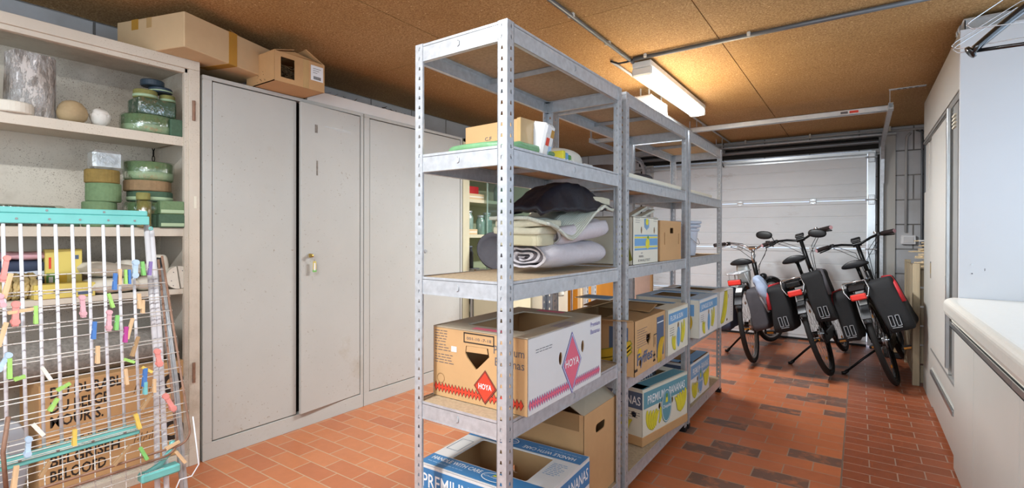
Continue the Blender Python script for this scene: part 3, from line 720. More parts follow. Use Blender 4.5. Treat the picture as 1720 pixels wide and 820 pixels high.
# ================================================================== ON TOP OF THE CABINETS
def flapbox(name, label, loc, rz, w_, d, h, m, extra=None, cat='box', top=True):
    t = thing(name, label, cat, loc, rz); b = MB(); b.box((-w_/2, -d/2, 0), (w_/2, d/2, h), m, ch=.003)
    return t, b
t = thing('long_cardboard_box', 'long plain cardboard box sealed with yellow tape on top of the cabinets', 'box', (-2.868, 1.224, 2.0425), math.radians(17))
W2, D2, H2 = .53, .44, .165
b = MB(); b.box((-D2/2, -W2/2, 0), (D2/2, W2/2, H2), 'card_light', ch=.003); b.build('box_body', t)
b = MB(); b.box((-D2/2, -.02, H2), (D2/2, .025, H2+.0015), 'tape'); b.box((D2/2, -.02, 0), (D2/2+.0012, .03, H2), 'tape'); b.box((-.12, -W2/2-.0012, H2-.05), (-.075, -W2/2, H2), 'tape'); b.box((-.02, -W2/2-.0012, H2-.05), (.012, -W2/2, H2-.002), 'tape_clear')
b.box((D2/2-.2, -.02, -.0014), (D2/2, .03, 0), 'tape'); b.build('tape', t)
b = MB(); b.add([(D2/2, 0, H2), (D2/2, .05, H2), (D2/2-.03, .045, H2+.018), (D2/2-.02, .0, H2+.022)], [(0, 1, 2, 3)], 'card'); b.build('torn_flap', t)

# small carton with a window
t = thing('small_cardboard_box', 'small open cardboard box with a hand hole, barcode label and straw inside', 'box', (-2.70, 1.604, 1.988))
fx, hw, hh, dp = .15, .15, .16, .29
b = MB(); th = .004
F = frame((fx, -hw, 0), (0, 1, 0), (0, 0, 1))
b.plate([[(0, 0), (2*hw, 0), (2*hw, hh), (0, hh)], rrect(.034, .026, .115, .135, .004)], th, 'card', F)
b.box((fx-dp, -hw, 0), (fx, hw, .004), 'card'); b.box((fx-dp, -hw, 0), (fx, -hw+th, hh), 'card'); b.box((fx-dp, hw-th, 0), (fx, hw, hh), 'card'); b.box((fx-dp, -hw, 0), (fx-dp+th, hw, hh), 'card')
b.build('box_body', t)
for pts in ([(fx, -hw, hh), (fx-dp, -hw, hh), (fx-dp+.02, -hw+.10, hh+.045), (fx-.01, -hw+.12, hh+.035)], [(fx, hw, hh), (fx-dp, hw, hh), (fx-dp, hw-.10, hh+.05), (fx-.01, hw-.11, hh+.062)], [(fx, -hw+.03, hh+.001), (fx, hw-.03, hh+.001), (fx-.03, hw-.05, hh+.018), (fx-.02, -hw+.13, hh+.03)]):
    b = MB(); b.poly(pts, 'card'); o = b.build('flap', t); sd = o.modifiers.new('solid', 'SOLIDIFY'); sd.thickness = .0035
b = MB(); b.box((fx+.0022, .015, .0), (fx+.0032, .05, hh), 'tape_clear'); b.build('tape', t)
b = MB(); b.box((fx+.0024, .062, .055), (fx+.0034, .14, .14), 'label_white')
for k in range(22): b.box((fx+.0034, .078+k*.0022, .062), (fx+.0038, .0788+k*.0022+(k % 3)*.0003, .08), 'ink')
for k in range(3): b.box((fx+.0034, .075, .098+k*.012), (fx+.0038, .09+.012*(k+1), .1005+k*.012), 'ink_grey')
b.build('barcode_label', t)
def straw(name, label, cat, cx, cy, cz, hx, hy, hz, n, m, r=.0012, seed=1, ln=.09, stuff=True):
    rn = random.Random(seed); q = MB()
    for k in range(n):
        p = Vector((cx+rn.uniform(-hx, hx), cy+rn.uniform(-hy, hy), cz+rn.uniform(0, hz)*(1-.5*abs(rn.uniform(-1, 1)))))
        d = Vector((rn.uniform(-1, 1), rn.uniform(-1, 1), rn.uniform(-.25, .3))).normalized()*rn.uniform(.4, 1)*ln
        q.tube([p-d/2, p+Vector((0, 0, rn.uniform(-.008, .012))), p+d/2], r*rn.uniform(.6, 1.5), m if rn.random() < .75 else 'straw', 3, caps=False)
    for i in range(len(q.v)):
        if q.v[i][2] < cz+.001: q.v[i] = (q.v[i][0], q.v[i][1], cz+.001)
    return single(q, name, label, cat, (cx, cy, cz), kind='stuff' if stuff else None)
straw('straw', 'dry straw filling the small cardboard box', 'straw', -2.68, 1.55, 1.996, .1, .08, .12, 700, 'straw', seed=3, ln=.07)
straw('twigs', 'brown dried twigs heaped on top of the grey steel cabinets', 'twigs', -2.93, 2.25, 1.986, .11, .42, .11, 2600, 'twig', r=.0016, seed=5)
q = MB(); q.box((-2.785, 1.78, 1.986), (-2.760, 2.78, 2.058), 'card_white', ch=.002); single(q, 'white_board', 'long white board standing on the cabinet tops in front of the twigs', 'board', (-2.77, 2.28, 1.986))

# ================================================================== CRAFT GOODS IN THE OPEN CABINET
def puck(name, label, cat, x, y, z, r, h, m, wrap=False, sy=1, group=None, rim=None, seg=28):
    t = thing(name, label, cat, (x, y, z), group=group); q = MB(); c = min(.004, h*.2)
    q.lathe([(0, 0), (r-c, 0), (r, c), (r, h-c), (r-c, h), (0, h)], m, seg, sy=sy, smooth=False); q.build('foam', t)
    if rim: q = MB(); q.lathe([(r, .006), (r+.002, .006), (r+.002, h*.45), (r, h*.45)], rim, seg, sy=sy); q.build('rim', t)
    if wrap:
        q = MB(); n = 3
        q.lathe([(0, -.0), (r+.004, .002), (r+.007, h*.5), (r+.005, h+.002), (r*.5, h+.004), (0, h+.003)], 'plastic_film', seg, sy=sy); disp(q, .004, 40, r*100); 
        q.v = [(v[0], v[1], max(.0005, min(v[2], h+.0035))) for v in q.v]; q.build('plastic_wrap', t)
    return t
def brick(name, label, cat, x, y, z, dx, dy, h, m, wrap=False, rz=0, group=None, ch=.004, wname='plastic_wrap'):
    t = thing(name, label, cat, (x, y, z), rz, group); q = MB(); q.box((-dx/2, -dy/2, 0), (dx/2, dy/2, h), m, ch=ch); q.build('foam', t)
    if wrap:
        q = MB(); superbox(q, dx/2+.006, dy/2+.006, h/2+.003, 'plastic_film', T(0, 0, h/2), .18, 26, 12, .003, 50, x*9+z); q.v = [(v[0], v[1], max(.0005, min(v[2], h+.0035))) for v in q.v]; q.build(wname, t)
    return t
z = 1.6555
q = MB(); n = 40; vs = []; 
for j in range(9):
    for k in range(n):
        a = 2*PI*k/n; rr = .078+.012*noise.noise(Vector((math.cos(a)*2.2, math.sin(a)*2.2, j*.15)))+.004*noise.noise(Vector((math.cos(a)*9, math.sin(a)*9, j*.3))); vs.append((rr*math.cos(a), rr*math.sin(a), .268*j/8+(.012*noise.noise(Vector((a, 3, 1))) if j == 8 else 0)))
q.add(vs, [(j*n+k, j*n+(k+1) % n, (j+1)*n+(k+1) % n, (j+1)*n+k) for j in range(8) for k in range(n)], 'birch_bark', True); q.add(vs, [tuple(range(8*n, 9*n)), tuple(range(n))[::-1]], 'gypsum')
o = q.build('birch_log'); o.location = (-2.90, .575, z+.0005); tag(o, 'thick upright piece of white birch log on the top shelf', 'log')
q = MB(); q.cyl((-2.93, .36, z+.115), (-2.80, .42, z+.125), .052, 'gypsum', 24); single(q, 'birch_slice', 'round birch slice lying on a white tub at the left edge of the top shelf', 'log', (-2.87, .39, z+.06))
puck('foam_drum', 'tall white foam drum below the birch slice at the left edge', 'craft foam', -2.90, .36, z, .05, .062, 'foam_white')
puck('foam_disc', 'low white foam disc in front of the birch log', 'craft foam', -2.83, .50, z, .07, .045, 'foam_white')
q = MB(); q.lathe([(0, 0), (.03, 0), (.05, .02), (.055, .045), (.05, .07), (.036, .09), (.02, .098), (0, .1)], 'tan_ball', 28); disp(q, .006, 18, 2); q.v = [(v[0], v[1], max(0, v[2])) for v in q.v]; o = q.build('papier_ball'); o.location = (-2.86, .70, z+.0005); tag(o, 'tan lumpy ball between the birch log and the white plaster flower', 'ball')
t = thing('plaster_flower', 'small white plaster flower on the top shelf right of the tan ball', 'ornament', (-2.86, .80, z+.0005))
q = MB(); superbox(q, .036, .036, .044, 'gypsum', T(0, 0, .045), .9, 20, 10, .006, 40, 3); q.build('flower_core', t)
for k in range(7):
    a = k*2*PI/7; q = MB(); superbox(q, .02, .008, .027, 'gypsum', T(.028*math.cos(a), .028*math.sin(a), .036) @ Rz(a+PI/2) @ Rx(.35), .9, 14, 8); q.build('petal', t)
G = 'green floral foam pieces on the top shelf'
puck('floral_foam_ring', 'wide round floral foam in clear wrap, bottom of the top shelf stack', 'craft foam', -2.90, 1.0, z, .105, .09, 'foam_mid', True, rim='pale_green')
brick('floral_foam_brick', 'dark green foam brick on the top shelf pressed against the cabinet post', 'craft foam', -2.83, 1.088, z, .07, .055, .085, 'foam_dark')
brick('floral_foam_brick', 'mint green foam brick in clear wrap, second from the bottom of the top shelf stack', 'craft foam', -2.90, 1.02, z+.0945, .13, .16, .08, 'foam_dark', True)
puck('floral_foam_round', 'olive foam round with a pale rim on the wrapped mint brick, left one', 'craft foam', -2.90, .99, z+.1785, .05, .042, 'foam_olive', rim='pale_green')
puck('floral_foam_round', 'olive foam round with a pale rim on the wrapped mint brick, right one', 'craft foam', -2.90, 1.085, z+.1785, .034, .038, 'foam_olive', rim='pale_green')
puck('floral_foam_round', 'dark blue green foam round second from the top of the top shelf stack', 'craft foam', -2.90, 1.055, z+.2205, .05, .026, 'foam_navy', rim='pale_green')
puck('floral_foam_round', 'very dark foam round crowning the top shelf stack', 'craft foam', -2.90, 1.02, z+.2468, .05, .03, 'foam_navy')
z = 1.2005
puck('floral_foam_round', 'plain green foam round at the bottom of the stack under the silver wrapped cube', 'craft foam', -2.87, .80, z, .064, .115, 'foam_mid')
puck('floral_foam_round', 'plain green foam round directly under the ochre one', 'craft foam', -2.87, .815, z+.1152, .066, .085, 'foam_mid')
puck('floral_foam_round', 'ochre brown foam round under the silver wrapped cube', 'craft foam', -2.87, .81, z+.2004, .065, .062, 'foam_ochre')
t = brick('wrapped_cube', 'grey foam cube in shiny silver wrap on top of the ochre round', 'craft foam', -2.87, .822, z+.2626, .09, .115, .088, 'wrap_silver', ch=.012)
puck('floral_foam_round', 'grey green foam round at the very bottom of the right stack, middle shelf', 'craft foam', -2.90, 1.0, z, .095, .062, 'foam_dark')
puck('floral_foam_round', 'green foam round in film, second from the bottom of the right stack', 'craft foam', -2.90, 1.0, z+.0622, .093, .06, 'foam_mid', True)
puck('floral_foam_round', 'grey green foam round right below the brown one', 'craft foam', -2.90, 1.01, z+.1262, .094, .05, 'foam_dark', rim='pale_green')
puck('floral_foam_round', 'brown foam round under the wrapped mint round of the right stack', 'craft foam', -2.90, 1.0, z+.1765, .098, .052, 'foam_brown')
puck('floral_foam_ring', 'mint green foam round in crinkled film crowning the right stack', 'craft foam', -2.90, 1.005, z+.2288, .098, .09, 'foam_mid', True, rim='pale_green')
puck('floral_foam_cylinder', 'narrow olive foam cylinder in film standing in front of the right stack', 'craft foam', -2.785, .945, z, .028, .125, 'foam_olive', True)
puck('floral_foam_cylinder', 'short plain olive foam cylinder standing on the filmed narrow cylinder', 'craft foam', -2.785, .942, z+.129, .028, .035, 'foam_olive')
for k in range(2):
    t = brick('floral_foam_brick', ('lower', 'upper')[k]+' of the two rough bright green foam bricks beside the cabinet post', 'craft foam', -2.82, 1.06, z+k*.0652, .1, .115-.01*k, .065, 'foam_dark' if k == 0 else 'foam_mid')
    q = MB(); q.box((-.051, -.05, .006), (.052, .05, .022), 'pale_green'); q.build('pale_band', t)
brick('wrapped_pack', 'flat greyish pack in clear film lying at the left of the middle shelf', 'pack', -2.85, .50, z, .14, .32, .085, 'foam_grey', True, ch=.03)
puck('foam_plate', 'thin dark green foam plate lying flat at the front of the middle shelf', 'craft foam', -2.88, .66, z, .07, .012, 'foam_dark')
z = .8955
t = thing('wicker_bundle', 'bundle of pale braided wicker on the lower shelf behind the rack', 'basket', (-2.86, .49, z))
q = MB()
for k in range(7):
    for j in range(2):
        q.tube([(math.cos(a)*(.05+.003*math.sin(5*a+j*PI)), -.075+k*.025+.006*math.sin(5*a+j*PI+k), .055+math.sin(a)*.048) for a in [2*PI*i/26 for i in range(26)]], .0085, 'wicker', 6, closed=True)
superbox(q, .045, .07, .042, 'wicker', T(0, 0, .055), .7); q.v = [(a, b_, max(0, c_)) for a, b_, c_ in q.v]; q.build('braid', t)
t = thing('bag_stack', 'stack of small colourful filled plastic bags behind the wicker bundle', 'bags', (-2.99, .56, z))
for k, (mm_, h_) in enumerate((('card_white', .05), ('ink_slate', .03), ('bucket', .04), ('bag_navy', .05), ('peg_rose', .035))):
    q = MB(); superbox(q, .07, .085, h_/2, mm_, T(0, 0, .025+sum((.05, .03, .04, .05, .035)[:k])*.9), .5, 22, 10, .006, 30, k); q.v = [(a, b_, max(0, c_)) for a, b_, c_ in q.v]; q.build('filled_bag', t)
t = thing('yellow_carton', 'yellow carton with a green and orange picture standing upright', 'box', (-2.93, .685, z), math.radians(-6))
q = MB(); q.box((-.03, -.062, .0), (.03, .062, .205), 'yellow_pack', ch=.002); q.box((.0302, -.058, .05), (.0312, -.02, .1), 'ink_green'); q.box((.0302, -.018, .045), (.0312, .01, .09), 'ink_gold'); q.box((.0302, .025, .16), (.0312, .05, .178), 'ink_slate'); q.box((.0302, -.05, .12), (.0312, -.042, .17), 'ink_red'); q.box((.0304, -.05, .06), (.0316, -.036, .085), 'ink_white')
for k in range(5): q.box((.0302, .03, .05+k*.02), (.0312, .036, .06+k*.02), 'ink_grey')
q.build('box_body', t)
t = thing('yellow_carton', 'yellow carton lying flat below the upright one', 'box', (-2.83, .66, z))
q = MB(); q.box((-.05, -.10, 0), (.05, .10, .06), 'yellow_pack', ch=.002); q.box((.0502, .04, .01), (.0512, .09, .026), 'ink_slate'); q.box((.0502, -.04, .03), (.0512, .02, .036), 'ink_grey'); q.build('box_body', t)
def pillow(label, x, y, z_, hx, hy, hz, rot, m='pillow', name='pillow', cat='pillow'):
    q = MB(); nu, nv = 26, 18; vs = []
    for i in range(nu+1):
        for j in range(nv+1):
            u, v = -1+2*i/nu, -1+2*j/nv; k = max(0, (1-u**4)*(1-v**4))**.5
            p = Vector((u*hx*(1-.06*v*v), v*hy*(1-.06*u*u), hz*k)); vs.append(p+noise.noise_vector(p*14)*.005*k)
    fs = [(i*(nv+1)+j, (i+1)*(nv+1)+j, (i+1)*(nv+1)+j+1, i*(nv+1)+j+1) for i in range(nu) for j in range(nv)]
    M = T(x, y, z_) @ rot
    q.add(vs, fs, m, True, M); q.add([Vector((v.x, v.y, -v.z)) for v in vs], [f[::-1] for f in fs], m, True, M)
    return single(q, name, label, cat, (x, y, z_))
pillow('cream cushion lying flat at the bottom of the lower shelf, left one', -2.88, .83, z+.036, .11, .10, .035, Rz(.1))
pillow('cream cushion resting tilted on the flat one, its corner pointing left', -2.9, .83, z+.105, .11, .105, .034, Rz(.3) @ Rx(-.15))
pillow('cream cushion lying flat on the lower shelf, behind the white rack legs', -2.87, .99, z+.034, .09, .07, .032, Rz(-.1))
pillow('cream cushion standing slanted behind the rack legs', -2.95, .97, z+.10, .05, .09, .034, Rz(.2) @ Rx(-.3))
q = MB(); superbox(q, .045, .035, .085, 'pillow', T(-2.86, 1.035, z+.086), .6, 22, 12, .003, 30); single(q, 'cream_pouch', 'upright cream pouch between the rack tubes and the split white disc', 'pouch', (-2.86, 1.035, z))
t = thing('split_foam_disc', 'round white foam disc split in two halves, standing upright at the cabinet post', 'craft foam', (-2.80, 1.092, z))
for s in (0, 1):
    pts = [(.0565*math.cos(a), .0565*math.sin(a)) for a in [(-PI/2+.06 if s == 0 else PI/2+.06)+(PI-.12)*i/16 for i in range(17)]]
    q = MB(); q.prism(pts, -.018, .018, 'foam_white', T(0, 0, .057) @ Rz(PI/2) @ Rx(PI/2) @ Rz(.14)); 
    for (u_, v_) in ((.02, .03), (.035, -.01), (.03, -.035)):
        uu = u_ if s == 0 else -u_; q.cyl((uu, v_, .0178), (uu, v_, .0186), .0025, 'ink_grey', 8, M=T(0, 0, .057) @ Rz(PI/2) @ Rx(PI/2) @ Rz(.14))
    q.build('half_disc', t)
# felt roll on two printed cartons
t = thing('felt_roll', 'thick roll of dark grey felt lying on the printed cartons', 'roll', (-2.90, .75, .537))
q = MB(); nn = 24; L_ = 15; vs = []
for j in range(L_+1):
    y_ = .02+(1.1-.02)*j/L_; rr_ = .098-.012*j/L_
    e_ = 1 if 0 < j < L_ else .93
    for k in range(nn): a = 2*PI*k/nn; vs.append((-2.90+1.12*rr_*e_*math.cos(a), y_, .537+rr_*.92+rr_*.92*e_*math.sin(a)))
q.add(vs, [(j*nn+k, j*nn+(k+1) % nn, (j+1)*nn+(k+1) % nn, (j+1)*nn+k) for j in range(L_) for k in range(nn)], 'felt', True); q.add(vs, [tuple(range(nn))[::-1], tuple(range(L_*nn, (L_+1)*nn))], 'felt')
q.build('felt_layers', t, True)
q = MB(); sp = [Vector((-2.90+(.015+.0062*a)*math.cos(a)*1.1, 1.1015, .616+(.015+.0062*a)*.9*math.sin(a))) for a in [i*.4 for i in range(30)]]
q.tube(sp, .0018, 'dark_gap', 4); q.build('spiral_edge', t, True)
for k, lines in enumerate((('DE WURST', 'BELGRISEH', 'BELOOFD'), ('DU DURABLE', 'DU BELGE', 'MOURIS.'))):
    z0 = .0715 if k == 0 else .3075; h_ = .235 if k == 0 else .2285
    t = thing('printed_carton', ('lower', 'upper')[k]+' brown carton with bold black lettering under the felt roll', 'box', (-2.95, .85, z0))
    q = MB(); q.box((-3.10, .575, z0), (-2.785, 1.118, z0+h_), 'card', ch=.003)
    F = frame((-2.785, .575, z0), (0, 1, 0), (0, 0, 1))
    for j, s in enumerate(lines): q.text(s, 'ink', F, .035, h_-.06-j*.062, .045, (.27, .20, .18)[j] if k else (.2, .24, .19)[j], bold=.02)
    q.add([(x_, y_, .0008) for x_, y_ in circ(.49, h_*.55, .05, n=28)]+[(x_, y_, .0008) for x_, y_ in circ(.49, h_*.55, .028, n=28)], [(i, (i+1) % 28, 28+(i+1) % 28, 28+i) for i in range(28)], 'ink', M=F)
    # small scribbled leaf ornament
    for j in range(8): q.tube([F @ Vector((.33+.012*j, h_*.5+.01*math.sin(j*2), .001)), F @ Vector((.34+.011*j, h_*.62+.012*math.cos(j*3), .001))], .0012, 'ink', 3)
    if k == 0: q.box((-2.7848, .575, z0+h_-.03), (-2.784, 1.118, z0+h_-.022), 'card_light')
    q.build('box_body', t, True)
pillow('crumpled clear plastic bag standing left of the printed cartons', -2.84, .47, .25, .05, .085, .16, Matrix.Identity(4), 'bag_trim', 'plastic_bag', 'bag')

# ================================================================== CLOTHES RACK WITH PEGS
def rp(px, py, X=-2.42): return at(px, py, 'x', X)
def lean(z): return -2.47+(1.26-z)*.10                    # front rods lean outwards towards the floor
rack = thing('clothes_drying_rack', 'folded white clothes drying rack with turquoise rails leaning before the open cabinet', 'drying rack', (-2.38, .6, 0))
yR0, yR1 = -.30, .853
m = MB(); X = lean(1.24)
m.box((X-.006, yR0, 1.207), (X+.014, yR1, 1.243), 'teal_plastic', ch=.003); m.box((X-.02, yR0, 1.243), (X+.008, yR1-.004, 1.266), 'teal_plastic', ch=.004)
for k in range(9): m.cyl((X+.013, .80-k*.088, 1.224), (X+.016, .80-k*.088, 1.224), .004, 'grey_profile', 8)
for k in range(5): m.cyl((X+.007, .70-k*.17, 1.256), (X+.010, .70-k*.17, 1.256), .004, 'grey_profile', 8)
m.build('top_rail', rack, True)
Xl = lean(.40); m = MB(); m.box((Xl-.004, .392, .366), (Xl+.014, .79, .408), 'teal_plastic', ch=.003)
for k in range(4): m.cyl((Xl+.0135, .74-k*.1, .387), (Xl+.017, .74-k*.1, .387), .005, 'grey_profile', 8)
m.build('lower_rail', rack, True)
tops = [5, 34, 65, 93, 121, 148, 173, 198, 222]; lows = [12, 45, 74, 104, 132, 158, 184, 209, 234]
for a, b_ in zip(tops, lows):
    m = MB(); P0 = rp(a, 376, lean(1.215)); P1 = rp(b_, 728, lean(.41)); P1.z = .405; P0.z = 1.21
    m.tube([P0, P1], .0056, 'rod_white', 10); m.build('rod', rack, True)
    m = MB(); P2 = P1+(P1-P0)*.47; m.tube([P1, P2], .0018, 'wire_white', 6); m.build('thin_wire', rack, True)
# legs
for pts, r, mt in (([(246, 378), (262, 600), (264, 800), (266, 900)], .0105, 'tube_white'), ([(254, 384), (268, 560), (279, 800), (283, 900)], .0105, 'tube_white'), ([(262, 436), (289, 640), (304, 800), (310, 880)], .0085, 'galv_dull'), ([(268, 436), (296, 640), (312, 820), (317, 890)], .0085, 'galv_dull')):
    m = MB(); P = []
    for px, py in pts:
        zz_ = rp(px, py).z; P.append(rp(px, py, lean(max(zz_, 0))-.05+(.012 if r > .01 else 0)))
    for i in range(1, len(P)):
        if P[i].z < .012: f = (P[i-1].z-.012)/(P[i-1].z-P[i].z); P[i] = P[i-1].lerp(P[i], f)
    m.tube(P, r, mt, 12); m.build('leg', rack, True)
    if mt == 'galv_dull':
        m = MB(); d = (P[0]-P[1]).normalized(); m.cyl(P[0]-d*.035, P[0]+d*.008, .0098, 'black_plastic', 10); m.build('end_cap', rack, True)
m = MB(); c0 = rp(253, 384, lean(1.2)+.012); m.tube([c0+Vector((.002, .006*math.cos(a), .006*math.sin(a))) for a in [i*.8 for i in range(9)]], .003, 'teal_plastic', 6); m.build('hinge_clip', rack, True)
m = MB(); A = rp(232, 800, -2.36); m.box((-2.40, .79, .165), (-2.35, .93, .20), 'teal_plastic', ch=.006); m.tube([(-2.375, .80, .19), (-2.372, .86, .215), (-2.37, .90, .26), (-2.37, .905, .30)], .011, 'teal_plastic', 8); m.build('corner_joint', rack, True)
# wing frames: rounded tube plus many wires
def wing(Xt, Xb, px_top, px_bot, ytop, left, ybot, wires, mt, frame_mat, nm='wing_frame'):
    XX = lambda z: Xt+(Xb-Xt)*(1.06-z)/(1.06-.2)
    z0 = rp(px_top, ytop).z; P0 = rp(px_top, ytop, Xt); P1 = rp(px_bot, ybot, Xb); cr = .055
    m = MB(); d = (P1-P0); L = d.length; d.normalize(); corner = P1
    pts = [P0]+[P0+d*(L-cr)]
    for i in range(1, 7):
        a = PI/2*i/6; pts.append(corner-d*cr*(1-math.sin(a))+Vector((0, -1, 0))*cr*(1-math.cos(a)))
    pts.append(Vector((P1.x, left, P1.z))); m.tube(pts, .0048, frame_mat, 8); m.build(nm, rack, True)
    for yy in wires:
        z = rp(150, yy, (Xt+Xb)/2).z; tt = (P0.z-z)/(P0.z-P1.z)
        if tt > 1: continue
        e = P0.lerp(P1, tt); w_ = MB(); w_.tube([(e.x, left, e.z), (e.x, e.y+.006, e.z)], .0021, mt, 6)
        superbox(w_, .004, .005, .004, 'rod_white', T(e.x, e.y, e.z), .8, 8, 6); w_.build('wire', rack, True)
wing(-2.43, -2.31, 272, 322, 430, -.3, 742, [460, 485, 511, 538, 563, 588, 617, 645, 671, 688, 712, 728], 'wire_white', 'wire_rust')
wing(-2.47, -2.35, 266, 300, 436, -.3, 760, [490, 516, 545, 594, 627, 652, 680, 706, 722, 738, 750], 'wire_white', 'wire_rust')
Xf = -2.36
for k, yy in enumerate((741, 757, 768, 781, 796, 812, 828)):
    p = rp(150, yy, Xf); e = rp(305-k*5, yy-40, Xf); w_ = MB(); w_.tube([(Xf, -.3, p.z), (Xf, min(e.y, .95), p.z)], .0017, 'wire_white', 6); w_.build('wire', rack, True)
m = MB(); P = [rp(14, 700, -2.34), rp(5, 760, -2.33), rp(12, 840, -2.32)]; m.tube(P, .0065, 'wire_rust', 8); m.build('side_tube', rack, True)
m = MB(); P = [rp(324, 700, -2.3), rp(334, 780, -2.3), rp(322, 800, -2.3), rp(302, 806, -2.3), rp(292, 830, -2.3)]; m.tube(P, .0028, 'rod_white', 6); m.build('hook', rack, True)
m = MB(); q0 = rp(303, 800, -2.33); m.cyl((q0.x, q0.y, .0), (q0.x, q0.y, .03), .012, 'black_plastic', 10); m.build('foot_cap', rack, True)

# ---- pegs: (px, py centre, length px, width px, tilt deg, material, label)
PEGS = [
 (8, 452, 44, 9, 8, 'pink', 'salmon flower peg on the top wire at the left photo edge'),
 (12, 480, 42, 9, 12, 'wood', 'orange toned wooden peg hanging below the salmon flower peg'),
 (3, 506, 20, 8, -10, 'rose', 'pale rose peg half out of the photo at the left'),
 (26, 528, 40, 11, 2, 'pink', 'coral flower shaped peg clipped left of the sideways wooden peg'),
 (38, 522, 36, 7, 84, 'wood', 'wooden peg lying sideways along a wire between coral and green pegs'),
 (60, 529, 31, 7, 0, 'lime', 'bright lime peg hanging beside the sideways wooden peg'),
 (4, 562, 40, 8, 14, 'wood', 'wooden peg at the left photo edge above the light blue one'),
 (139, 515, 40, 9, -3, 'rose', 'big pale rose peg hanging from the double wire, right of centre'),
 (183, 539, 38, 9, 2, 'rose', 'second big pale rose peg, left of the dark green peg'),
 (193, 473, 32, 8, 3, 'blue', 'blue peg on the double wire, first of the small row'),
 (201, 465, 30, 7, 2, 'wood', 'faded wooden peg between the two blue pegs of the small row'),
 (211, 465, 28, 6, 0, 'lime', 'thin lime peg in the small row'),
 (217, 465, 28, 6, 0, 'blue', 'dark blue peg at the right end of the small row'),
 (227, 453, 34, 11, 4, 'lightblue', 'light blue ring ended peg near the top wire'),
 (240, 451, 28, 8, -5, 'green', 'green peg on the top wire next to the violet one'),
 (252, 451, 28, 7, 6, 'violet', 'violet peg on the top wire beside the black capped tubes'),
 (186, 505, 28, 7, -14, 'lime', 'lime peg slanting on the third wire'),
 (196, 542, 28, 8, 5, 'green', 'mid green peg right of the second rose peg'),
 (234, 506, 30, 8, -3, 'wood', 'wooden peg, left one of the pair beside the legs'),
 (240, 515, 26, 7, 2, 'wood', 'wooden peg, right one of the pair beside the legs'),
 (158, 555, 32, 8, 4, 'blue', 'blue peg hanging alone in the middle of the rack'),
 (211, 562, 30, 8, 4, 'magenta', 'magenta peg partly behind a slanting wooden peg'),
 (218, 552, 40, 7, 14, 'wood', 'wooden peg slanting over the magenta one'),
 (227, 582, 38, 7, 16, 'oldwood', 'weathered wooden peg slanting below the magenta one'),
 (164, 596, 32, 8, 1, 'wood', 'upright wooden peg in the middle, below the lone blue peg'),
 (217, 606, 18, 7, -60, 'lime', 'lime peg lying slanted on a wire beside the weathered peg'),
 (266, 602, 34, 11, -8, 'pink', 'coral peg clipped on the right tube, upper one'),
 (16, 619, 34, 8, 0, 'lime', 'lime peg hanging at the left, above the turquoise rail'),
 (5, 610, 32, 9, 30, 'lightblue', 'light blue peg at the left photo edge'),
 (33, 635, 14, 8, 80, 'lime', 'small lime peg turned sideways at the left'),
 (78, 628, 26, 7, -25, 'white', 'white peg gripping the wire above the brown carton text'),
 (107, 650, 20, 7, 65, 'lime', 'lime peg turned across the wire over the carton lettering'),
 (90, 680, 22, 8, 30, 'lime', 'lime peg slanting below the other one over the carton lettering'),
 (212, 633, 30, 7, -4, 'wood', 'wooden peg hanging right of centre over the carton'),
 (243, 634, 36, 9, 4, 'blue', 'blue peg beside the yellow peg near the rack legs'),
 (247, 621, 20, 7, -50, 'yellow', 'yellow peg above the blue one near the rack legs'),
 (244, 652, 24, 8, 2, 'cyan', 'cyan peg just under the blue one near the rack legs'),
 (259, 648, 26, 7, 2, 'wood', 'small wooden peg behind the rack legs'),
 (285, 677, 40, 11, -25, 'pink', 'coral peg clipped on the right tube, lower one'),
 (246, 675, 30, 7, 35, 'oldwood', 'weathered peg slanting left of the legs'),
 (231, 708, 30, 9, -12, 'yellow', 'yellow peg clipped on the right end of the turquoise rail'),
 (125, 735, 28, 8, 2, 'yellow', 'yellow peg clipped on the middle of the turquoise rail'),
 (64, 722, 26, 8, -30, 'white', 'white peg just above the turquoise rail at the left'),
 (47, 752, 32, 9, 4, 'lightblue', 'light blue peg clipped over the left part of the turquoise rail'),
 (241, 762, 28, 8, -22, 'green', 'green peg on the lower wires'),
 (205, 765, 38, 6, 42, 'oldwood', 'dull wooden peg crossing the lower wires'),
 (290, 748, 26, 7, 75, 'wood', 'wooden peg lying across by the bottom corner'),
 (303, 768, 32, 8, -30, 'wood', 'wooden peg clipped on the rounded bottom corner tube'),
 (25, 803, 38, 9, 6, 'wood', 'large wooden peg at the lower left of the rack'),
 (76, 788, 24, 8, 30, 'oldwood', 'short brown wooden peg on the lowest wires'),
]
